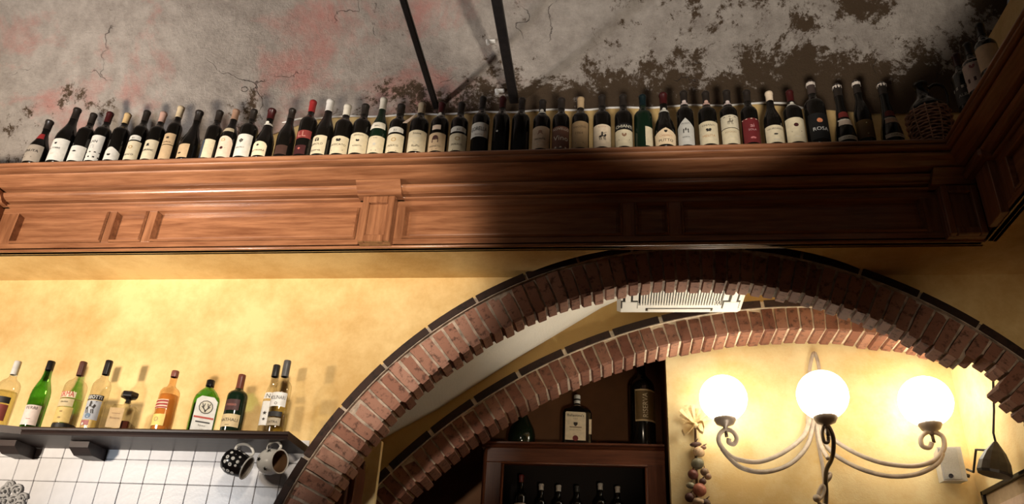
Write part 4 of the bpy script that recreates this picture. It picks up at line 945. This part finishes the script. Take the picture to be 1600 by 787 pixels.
part('cap', G().lathe([(.0185, .216), (.0185, .242), (.016, .245), (.0001, .245)], 16), M['black'], jb, smooth=True, local=True)
wl = flat_panel(jb, 'paper_label', .088, .004, .160, -.0415, colmat((.70, .70, .67)), 0, .018)
flat_mark(wl, '#disc', 0, .112, -.0425, .030, .1, colmat((.06, .05, .04))); flat_mark(wl, '#disc', 0, .112, -.0429, .026, .1, colmat((.62, .60, .50))); flat_mark(wl, '#antlers', 0, .112, -.0434, .022, .1, colmat((.06, .05, .04)))
flat_mark(wl, '#bar', 0, .066, -.0425, .026/1.9, .08, colmat((.45, .07, .05)))
flat_mark(wl, '#bar', 0, .046, -.0425, .010, .05, colmat((.03, .03, .03))); flat_mark(wl, 'liqueur', 0, .028, -.0425, .008, .06, colmat(INK)); flat_mark(wl, 'erbe', 0, .014, -.0425, .006, .06, colmat(GREY))

# ================================================================== BACK ROOM
# wooden frame of the opening at the left of the passage
wfm = thing('wooden_frame', 'dark wooden door post standing just inside the near arch on the left', 'door frame', (-1.2, 3.7, 0))
part('front_post', G().bbox(-1.30, -1.212, 3.60, 3.66, 0, z(.80), .006), M['cabinet_z'], wfm)
part('post_bead', G().tube([(-1.208, 3.605, 0), (-1.208, 3.605, z(.80))], .007, 8), M['cabinet_z'], wfm, smooth=True)
part('board', G().bbox(-1.30, -1.185, 3.66, 3.80, 0, z(.85), .004), M['cabinet_z'], wfm)
part('rear_post', G().bbox(-1.30, -1.208, 3.80, 3.86, 0, z(.90), .006), M['cabinet_z'], wfm)
part('post_bead', G().tube([(-1.203, 3.805, 0), (-1.203, 3.805, z(.90))], .007, 8), M['cabinet_z'], wfm, smooth=True)

# air conditioner cassette
AX0, AX1, AY0, AY1, AZ = .030, .712, 3.53, 4.20, z(1.857)
ac = thing('air_conditioner', 'white square ceiling air conditioner behind the crown of the near arch', 'air conditioner', ((AX0+AX1)/2, (AY0+AY1)/2, AZ))
part('casing', G().bbox(AX0+.06, AX1-.06, AY0+.05, AY1-.06, AZ+.03, z(2.2), .01), M['white_plastic'], ac)
gpan = G(); c0 = [(AX0, AY0), (AX1, AY0), (AX1, AY1), (AX0, AY1)]
def inset(e): return [(AX0+e, AY0+e), (AX1-e, AY0+e), (AX1-e, AY1-e), (AX0+e, AY1-e)]
lv = [(0, AZ+.035), (0, AZ+.018), (.022, AZ), (.115, AZ), (.118, AZ+.012)]
for e, zz in lv: gpan.v += [Vector((x, y, zz)) for x, y in inset(e)]
for i in range(len(lv)-1):
    for q in range(4): gpan.f.append((i*4+q, i*4+(q+1) % 4, i*4+4+(q+1) % 4, i*4+4+q))
gpan.f.append((0, 1, 2, 3))
part('panel_frame', gpan, M['white_plastic'], ac)
part('grille_back', G().box(AX0+.115, AX1-.115, AY0+.115, AY1-.115, AZ+.012, AZ+.016), M['dark_slot'], ac)
ns = 30
for i in range(ns):
    x = AX0+.125+(AX1-AX0-.25)*(i+.5)/ns
    part('grille_slat', G().bbox(x-.0042, x+.0042, AY0+.118, AY1-.118, AZ-.004, AZ+.012, .0015), M['white_plastic'], ac)
for (xa, xb, ya, yb) in ((AX0+.17, AX1-.17, AY1-.075, AY1-.045), (AX0+.17, AX1-.17, AY0+.045, AY0+.075), (AX0+.045, AX0+.075, AY0+.17, AY1-.17), (AX1-.075, AX1-.045, AY0+.17, AY1-.17)):
    sl = part('air_slot', G().box(xa-.012, xb+.012, ya-.004, yb+.004, AZ-.001, AZ+.004), M['dark_slot'], ac)
    part('louvre', G().bbox(xa, xb, ya, yb, AZ-.007, AZ-.001, .002), M['white_plastic'], sl)
for (xa, ya) in ((AX0+.028, AY1-.17), (AX1-.108, AY1-.17), (AX0+.028, AY0+.03), (AX1-.108, AY0+.03)):
    cs = part('corner_recess', G().box(xa-.006, xa+.086, ya-.006, ya+.094, AZ-.0012, AZ+.001), M['dark_slot'], ac)
    part('corner_cap', G().bbox(xa, xa+.082, ya+.004, ya+.094, AZ-.006, AZ-.001, .002), M['white_plastic'], cs)
flat = G().box(AX1-.155, AX1-.125, 4.02, 4.06, AZ-.004, AZ)
part('display', flat, M['grey_plastic'], ac)

# cabinet in the niche
CY = 4.62; CT = z(1.222)
cab = thing('display_cabinet', 'tall dark mahogany display cabinet in the niche under the far arch', 'cabinet', (-.23, 4.85, 0))
cx0, cx1 = -.742, .292
part('top_board', G().prism_x([(CY+.42, CT-.03), (CY+.0, CT-.03), (CY-.012, CT-.022), (CY-.006, CT-.014), (CY-.024, CT-.010), (CY-.024, CT), (CY+.42, CT)], cx0-.02, cx1), M['cabinet'], cab)
part('frieze_rail', G().bbox(cx0, cx1, CY, CY+.03, z(1.108), CT-.03, .003), M['cabinet'], cab)
part('frieze_bead', G().prism_x([(CY, z(1.094)), (CY-.012, z(1.098)), (CY-.010, z(1.106)), (CY-.002, z(1.112)), (CY+.02, z(1.112)), (CY+.02, z(1.094))], cx0+.10, cx1-.10), M['cabinet'], cab)
for (a, b_) in ((cx0, cx0+.105), (cx1-.105, cx1)):
    st = part('stile', G().bbox(a, b_, CY, CY+.03, 0, z(1.108), .003), M['cabinet_z'], cab)
part('stile_bead', G().tube([(cx0+.108, CY-.002, 0), (cx0+.108, CY-.002, z(1.10))], .009, 8), M['cabinet_z'], cab, smooth=True)
part('stile_bead', G().tube([(cx0+.004, CY-.002, 0), (cx0+.004, CY-.002, CT-.04)], .011, 8), M['cabinet_z'], cab, smooth=True)
part('stile_bead', G().tube([(cx1-.108, CY-.002, 0), (cx1-.108, CY-.002, z(1.10))], .007, 8), M['cabinet_z'], cab, smooth=True)
part('side_panel', G().box(cx0, cx0+.02, CY+.03, CY+.42, 0, CT-.03), M['cabinet_z'], cab)
part('side_panel', G().box(cx1-.02, cx1, CY+.03, CY+.42, 0, CT-.03), M['cabinet_z'], cab)
part('back_panel', G().box(cx0+.02, cx1-.02, CY+.40, CY+.42, 0, CT-.03), M['black_in'], cab)
ZSH = z(.735)
part('inner_shelf', G().box(cx0+.02, cx1-.02, CY+.03, CY+.40, ZSH-.02, ZSH), M['cabinet'], cab)
# bottles inside the cabinet
for (px, py, R, cap, lcol, lab) in ((815, 742, .036, (.25, .05, .05), (.62, .52, .44), 'dark bottle with red-tipped cap and pinkish label, leftmost inside the cabinet'),
        (846, 756, .030, (.60, .60, .58), None, 'slim dark bottle without a label, second inside the cabinet'),
        (873, 758, .034, (.66, .65, .60), (.66, .62, .52), 'dark bottle with a round white label, third inside the cabinet'),
        (902, 759, .034, (.05, .05, .05), (.40, .33, .24), 'dark-capped bottle with a brownish label, middle of the cabinet'),
        (938, 755, .038, (.62, .62, .58), (.68, .64, .54), 'wider bottle with a black-marked white label inside the cabinet, second from the right'),
        (965, 760, .035, (.62, .60, .56), (.66, .60, .50), 'bottle with a low cream label, rightmost inside the cabinet')):
    Yc = 4.76; pt = P(px, py, Yc); H = pt.z-ZSH
    Ls = []
    if lcol: Ls = [dict(z=(.05, H*.50 if px != 938 else H*.53), col=lcol, top='round' if px == 873 else None, marks=[('#oval', .75, .008, INK)] if px in (873, 938) else [('#bar', .8, .003, INK)])]
    bottle('cabinet_bottle', lab, 'bottle', (pt.x, Yc, ZSH+.0005), 'bordeaux', H, R, 'glass_dark', cap, .13, Ls, None, 0, 'bottles inside the display cabinet', .0135)
# things on top of the cabinet
q = P(815, 684, 4.78)
dj = thing('demijohn', 'round dark green glass demijohn on the left of the cabinet top', 'demijohn', (q.x, 4.78, CT+.0005))
part('body', G().lathe([(.0001, .004), (.055, .0), (.072, .008), (.082, .045), (.083, .085), (.074, .125), (.052, .170), (.034, .205), (.022, .235), (.018, .270), (.018, .30), (.024, .304), (.024, .318), (.0001, .318)], 24), M['glass_olive'], dj, smooth=True, local=True)
part('stopper', G().lathe([(.017, .312), (.017, .335), (.0001, .336)], 12), colmat(CORK), dj, smooth=True, local=True)
q = P(901, 689, 4.72)
wb = thing('whisky_bottle', 'flat rectangular dark bottle with big cream label and white cap on the cabinet', 'bottle', (q.x, 4.72, CT+.0005), radians(8))
g = G(); n = 20
secs = [(.082, .042, .35, 0), (.088, .046, .35, .008), (.088, .046, .35, .205), (.080, .042, .45, .226), (.045, .03, .8, .244), (.020, .020, 1, .258), (.018, .018, 1, .265), (.018, .018, 1, .285)]
for (sx, sy, e, h) in secs:
    for k in range(n):
        a = 2*pi*(k+.5)/n; c, s = cos(a), sin(a)
        g.v.append(Vector((sx*math.copysign(abs(c)**e, c), sy*math.copysign(abs(s)**e, s), h)))
for i in range(len(secs)-1):
    for k in range(n): g.f.append((i*n+k, i*n+(k+1) % n, (i+1)*n+(k+1) % n, (i+1)*n+k))
g.f += [tuple(range(n))[::-1], tuple((len(secs)-1)*n+k for k in range(n))]
part('body', g, M['glass_dark'], wb, local=True)
part('cap', G().lathe([(.0195, .268), (.0200, .318), (.017, .323), (.0001, .323)], 16), colmat((.74, .73, .68), .4), wb, smooth=True, local=True)
part('cap_band', G().lathe([(.0203, .286), (.0205, .297)], 16), colmat(INK), wb, smooth=True, local=True)
part('neck_band', G().lathe([(.032, .250), (.026, .255)], 16), colmat(PINKC), wb, smooth=True, local=True)
pl = flat_panel(wb, 'paper_label', .122, .035, .205, -.0475, colmat((.74, .66, .48)), -.012, .006)
cm_ = colmat(INK)
flat_mark(pl, "Ballantine's", -.012, .176, -.0485, .016, .11, cm_); flat_mark(pl, 'FINEST', -.012, .160, -.0485, .007, .05, colmat((.3, .24, .16)))
flat_mark(pl, '#crest', -.012, .132, -.0485, .012, .1, cm_); flat_mark(pl, '#bar', -.012, .112, -.0485, .012, .1, colmat((.3, .24, .16))); flat_mark(pl, 'Scotch Whisky', -.012, .092, -.0485, .008, .08, colmat((.35, .28, .18)))
flat_mark(pl, '#disc', -.012, .046, -.0488, .017, .1, colmat((.16, .02, .02)))
sd = flat_panel(wb, 'side_label', .03, .075, .165, -.044, colmat((.70, .60, .42)), .068)
q = P(1005, 690, 4.74)
mg = thing('magnum_bottle', 'very large dark bottle with a gold-edged brown label on the right of the cabinet', 'bottle', (q.x, 4.74, CT+.0005))
pr = profile('bordeaux', .62, .076, .024)
part('body', G().lathe(pr, 26), M['glass_dark'], mg, smooth=True, local=True)
zz0, zz1 = P(1005, 657, 4.66).z-CT, P(1005, 607, 4.66).z-CT
lb1 = part('paper_label', patch(pr, zz0, zz1, radians(-35), radians(75), .0012), colmat((.42, .32, .17)), mg, smooth=True, local=True)
part('label_face', patch(pr, zz0+.010, zz1-.010, radians(-32), radians(70), .0024), colmat((.09, .055, .015)), lb1, smooth=True, local=True)
V, F = text_flat('RISERVA', .15, .030); V = [(-y, x) for x, y in V]
part('lettering', wrap(pr, V, F, (zz0+zz1)/2, .0036, .030), colmat((.45, .38, .24)), lb1, local=True)

# wall lamp with three globes
YG = 4.30
hub = P(1272, 660, 4.40)
sc = thing('wall_lamp', 'three-globe wrought-iron wall lamp on the pale yellow wall', 'lamp', Vector((P(1278, 700, Y3).x, Y3, P(1285, 787, Y3).z)))
def spiral_arm(pts_px, Y, r):
    return G().tube([P(px, py, yy) for px, py, yy in pts_px], r, 8)
def arm(name, pts_px, r, mat=None):
    part(name, G().tube(smooth_pts([P(a, b_, c) for a, b_, c in pts_px]), r, 8), mat or M['sconce'], sc, smooth=True)
# back plate: loop at the top and the long strap
arm('top_loop', [(1262, 662, 4.46), (1264, 600, 4.47), (1266, 570, 4.47), (1272, 551, 4.47), (1279, 570, 4.47), (1281, 600, 4.47), (1279, 662, 4.46)], .010)
arm('arm', [(1266, 650, 4.46), (1256, 680, 4.40), (1225, 706, 4.36), (1187, 721, 4.32), (1152, 717, 4.30), (1136, 708, 4.30), (1124, 692, 4.30), (1124, 679, 4.30), (1133, 671, 4.30), (1145, 674, 4.30), (1151, 684, 4.30), (1147, 693, 4.30), (1139, 691, 4.30), (1139, 685, 4.30)], .0125)
arm('arm', [(1272, 652, 4.46), (1262, 694, 4.40), (1235, 724, 4.36), (1196, 737, 4.32), (1160, 731, 4.30), (1140, 715, 4.30), (1128, 700, 4.30)], .0125)
arm('arm', [(1282, 655, 4.46), (1296, 680, 4.42), (1330, 704, 4.38), (1375, 722, 4.34), (1425, 728, 4.31), (1458, 720, 4.30), (1474, 702, 4.30), (1474, 684, 4.30), (1464, 676, 4.30), (1448, 675, 4.30), (1439, 684, 4.30), (1441, 696, 4.30), (1452, 699, 4.30), (1456, 691, 4.30)], .0125)
arm('arm', [(1278, 658, 4.46), (1294, 700, 4.42), (1335, 728, 4.38), (1385, 743, 4.34), (1430, 741, 4.31), (1462, 726, 4.30), (1473, 708, 4.30)], .0125)
arm('front_arm', [(1275, 655, 4.46), (1281, 690, 4.40), (1288, 706, 4.33), (1294, 716, 4.28)], .0115)
arm('front_arm', [(1287, 662, 4.12), (1296, 668, 4.12), (1302, 684, 4.14), (1302, 704, 4.18), (1299, 718, 4.24), (1292, 732, 4.32), (1290, 748, 4.40), (1291, 770, 4.46), (1290, 800, 4.48)], .0115, M['cup'])
arm('front_curl', [(1288, 664, 4.13), (1285, 676, 4.13), (1288, 690, 4.13), (1294, 690, 4.13), (1294, 682, 4.13)], .009, M['cup'])
arm('strap', [(1272, 655, 4.47), (1280, 700, 4.48), (1287, 740, 4.48), (1289, 800, 4.48)], .010)
arm('lower_curl', [(1291, 752, 4.44), (1296, 746, 4.42), (1297, 740, 4.42), (1292, 738, 4.42)], .011)
arm('lower_curl', [(1290, 790, 4.44), (1280, 785, 4.42), (1279, 770, 4.42), (1285, 758, 4.42), (1288, 764, 4.42), (1284, 775, 4.42), (1276, 782, 4.40)], .010)
part('curl_knob', G().ball(P(1276, 778, 4.40), .020, 12, 8), M['sconce'], sc, smooth=True)
for (px, py, Y, R) in ((1130, 622, 4.30, .1265), (1285, 617, 4.12, .1275), (1446, 627, 4.30, .1330)):
    c = P(px, py, Y)
    cp = part('globe_cup', G().lathe([(.0001, -R-.045), (.012, -R-.045), (.014, -R-.030), (.046, -R-.016), (.058, -R+.006), (.060, -R+.022), (.054, -R+.024)], 20, c), M['cup_light'], sc, smooth=True)
    part('cup_rim', G().tube([c+Vector((.060*cos(2*pi*i/24), .060*sin(2*pi*i/24), -R+.020)) for i in range(24)], .0045, 6, closed=True), M['sconce'], cp, smooth=True)
    part('globe', G().ball(c, R, 32, 20), M['globe'], sc, smooth=True, label='lit white glass globe')
    part('cup_stem', G().tube([c+Vector((0, 0, -R-.040)), c+Vector((.002, 0, -R-.085))], .009, 8), M['cup'], sc, smooth=True)

# hanging braid of dried fruit and raffia
q = P(1086, 640, 4.50)
hb = thing('hanging_braid', 'hanging braid of dried onions and fruit tied with a raffia bow beside the cabinet', 'braid', q)
straw = plain('raffia', (.60, .44, .22), .8, var=.3, vscale=60)
part('cord', G().tube([P(1086, 650, 4.505), P(1087, 700, 4.505), P(1090, 800, 4.505)], .007, 6), plain('cord', (.12, .06, .03), .9), hb)
rng = random.Random(3)
for k in range(16):
    a = radians(-62+k*8.2); L_ = .10+rng.uniform(-.02, .03); c = P(1086, 662, 4.47)
    e = c+Vector((sin(a)*L_, rng.uniform(-.05, .02), cos(a)*L_*.85))
    sd_ = Vector((cos(a), 0, -sin(a)))*.010
    part('raffia_blade', G().add([c, c+sd_*.4, e+sd_, e-sd_, c-sd_*.4, c+Vector((0, .003, 0)), e+Vector((0, .004, 0))], [(0, 1, 2, 3), (0, 3, 4), (5, 6, 2, 1), (5, 4, 3, 6)]), straw, hb)
for sg, px, py in ((-1, 1063, 672), (1, 1102, 669)):
    c = P(1086, 664, 4.47); e = P(px-sg*2, py, 4.46)
    gl = G(); d = e-c
    for i in range(9):
        t = 2*pi*i/8
        ctr = c+d*(.5-.5*cos(t)*.98)+Vector((0, 0, .045*sin(t)*(.5-.5*cos(t))+.006*sin(t)))
        gl.v += [ctr+Vector((0, -.030, 0)), ctr+Vector((0, .018, 0))]
    for i in range(8): gl.f.append((2*i, 2*i+1, 2*i+3, 2*i+2))
    part('bow_loop', gl, straw, hb, smooth=True)
part('bow_knot', G().ball(P(1087, 664, 4.455), .016, 10, 7), straw, hb, smooth=True)
for (px, py, R, col, s) in ((1087, 694, .022, (.10, .045, .03), (1.5, 1, .6)), (1099, 699, .014, (.16, .08, .05), (1.2, 1, .8)), (1092, 706, .030, (.55, .36, .20), (1.1, 1, .9)), (1090, 724, .033, (.17, .15, .09), (1.1, 1, .95)),
                            (1083, 741, .030, (.16, .045, .03), (1, 1, .9)), (1101, 737, .024, (.28, .17, .10), (1, 1, .9)), (1106, 744, .020, (.34, .2, .12), (1, 1, .9)), (1098, 752, .020, (.10, .04, .03), (1, 1, .9)),
                            (1079, 758, .022, (.30, .27, .17), (1.1, 1, .8)), (1093, 765, .038, (.38, .13, .08), (1, 1, .95)), (1078, 777, .028, (.09, .035, .028), (1, 1, .9)), (1092, 784, .030, (.58, .42, .27), (1.3, 1, .75)), (1103, 786, .026, (.11, .06, .04), (1, 1, .9)), (1085, 800, .035, (.30, .12, .08), (1, 1, .9)), (1100, 805, .03, (.5, .35, .2), (1, 1, .9))):
    c = P(px, py, 4.475)
    gq = G().ball(c, R, 12, 8, s, Matrix.Rotation(rng.uniform(-.5, .5), 3, 'Y'))
    gq.tube([c+Vector((0, 0, R*.7)), c+Vector((rng.uniform(-.01, .02), -.01, R*1.35))], [.005, .002], 5)
    part('dried_fruit', gq, plain('dried_fruit_skin', col, .5, var=.35, vscale=40, bump=.2), hb, smooth=True)

# speaker
pa, pb, pc, pd = P(1464, 699, 4.40), P(1503, 698, 4.40), P(1511, 755, 4.40), P(1471, 752, 4.40)
sp = thing('loudspeaker', 'small pale grey loudspeaker on the inner wall below the right globe', 'speaker', (pa+pc)/2+Vector((0, .10, 0)))
x0, x1, z0_, z1_ = (pa.x+pd.x)/2, (pb.x+pc.x)/2-.012, pd.z, pa.z
ga = G().add([(x0, 4.385, z0_), (x1, 4.37, z0_), (x1, 4.37, z1_), (x0, 4.385, z1_), (x0+.015, 4.49, z0_+.012), (x1+.01, 4.49, z0_+.012), (x1+.01, 4.49, z1_-.01), (x0+.015, 4.49, z1_-.01)],
             [(0, 1, 2, 3), (4, 7, 6, 5), (0, 4, 5, 1), (1, 5, 6, 2), (2, 6, 7, 3), (3, 7, 4, 0)])
part('cabinet_box', ga, M['grey_plastic'], sp)
part('grille', G().add([(x0+.006, 4.379, z0_+.008), (x1-.024, 4.368, z0_+.008), (x1-.024, 4.368, z1_-.008), (x0+.006, 4.379, z1_-.008), (x0+.006, 4.386, z0_+.008), (x1-.024, 4.376, z0_+.008), (x1-.024, 4.376, z1_-.008), (x0+.006, 4.386, z1_-.008)],
     [(0, 1, 2, 3), (0, 4, 5, 1), (1, 5, 6, 2), (2, 6, 7, 3), (3, 7, 4, 0)]), plain('speaker_mesh', (.42, .43, .44), .6, var=.12, vscale=200), sp)
bd = P(1486, 743, 4.368)
part('badge', G().lathe([(.0001, -.003), (.011, -.003), (.011, .003)], 14, bd, Matrix.Rotation(radians(90), 3, 'X')), colmat((.03, .04, .09), .3), sp)
part('bracket', G().bbox(x1+.008, x1+.028, 4.44, 4.52, (z0_+z1_)/2-.06, (z0_+z1_)/2+.01, .003).tube([(x1+.01, 4.45, (z0_+z1_)/2-.035), (x1+.045, 4.45, (z0_+z1_)/2-.045)], .010, 8), M['iron'], sp)
# hooded black lamp on the side wall with arm and cable
lt = thing('hooded_lamp', 'black pointed hooded lamp hanging by the right wall, above the picture', 'lamp', P(1557, 690, 4.0))
top = P(1557, 690, 4.0); bot = P(1554, 742, 4.0)
ax = (top-bot)
gl = G(); n = 12
tr = Matrix.Rotation(radians(14), 3, 'Y')
hgt = (top-bot).length
gl.lathe([(.0001, .0), (.072, .0), (.078, .012), (.070, hgt*.35), (.048, hgt*.65), (.022, hgt*.88), (.008, hgt), (.0001, hgt)], n, bot, tr, .7)
part('hood', gl, plain('black_enamel', (.022, .02, .02), .45, var=.4, vscale=30), lt)
part('cable', G().tube([P(1556, 692, 4.0), P(1552, 676, 4.0), P(1553, 640, 4.0), P(1551, 560, 4.0)], .0055, 6), M['iron'], lt, smooth=True)
part('arm', G().tube([P(1511, 733, 4.35), P(1521, 737, 4.2), P(1525, 702, 4.05), P(1541, 703, 4.0)], .006, 6), M['iron'], lt)
# framed picture on the side wall
XR2 = 1.885
fr = thing('framed_picture', 'dark-framed picture on the right inner wall, only its upper corner in view', 'picture', (XR2, 4.1, z(.45)))
r = ray(1540, 768); t_ = XR2/r.x; yA = r.y*t_; zA = EYE+r.z*t_
y0, y1, zb_, zt_ = yA-.75, yA, zA-.55, zA
part('frame', G().bbox(XR2-.028, XR2-.004, y0, y1, zt_-.022, zt_, .003).bbox(XR2-.028, XR2-.004, y0, y1, zb_, zb_+.022, .003).bbox(XR2-.028, XR2-.004, y1-.022, y1, zb_, zt_, .003).bbox(XR2-.028, XR2-.004, y0, y0+.022, zb_, zt_, .003), M['black'], fr)
part('mount', G().box(XR2-.012, XR2-.004, y0+.02, y1-.02, zb_+.02, zt_-.02), colmat((.42, .31, .20)), fr)
part('print', G().box(XR2-.014, XR2-.012, y0+.08, y1-.12, zb_+.08, zt_-.09), colmat((.62, .47, .38)), fr)
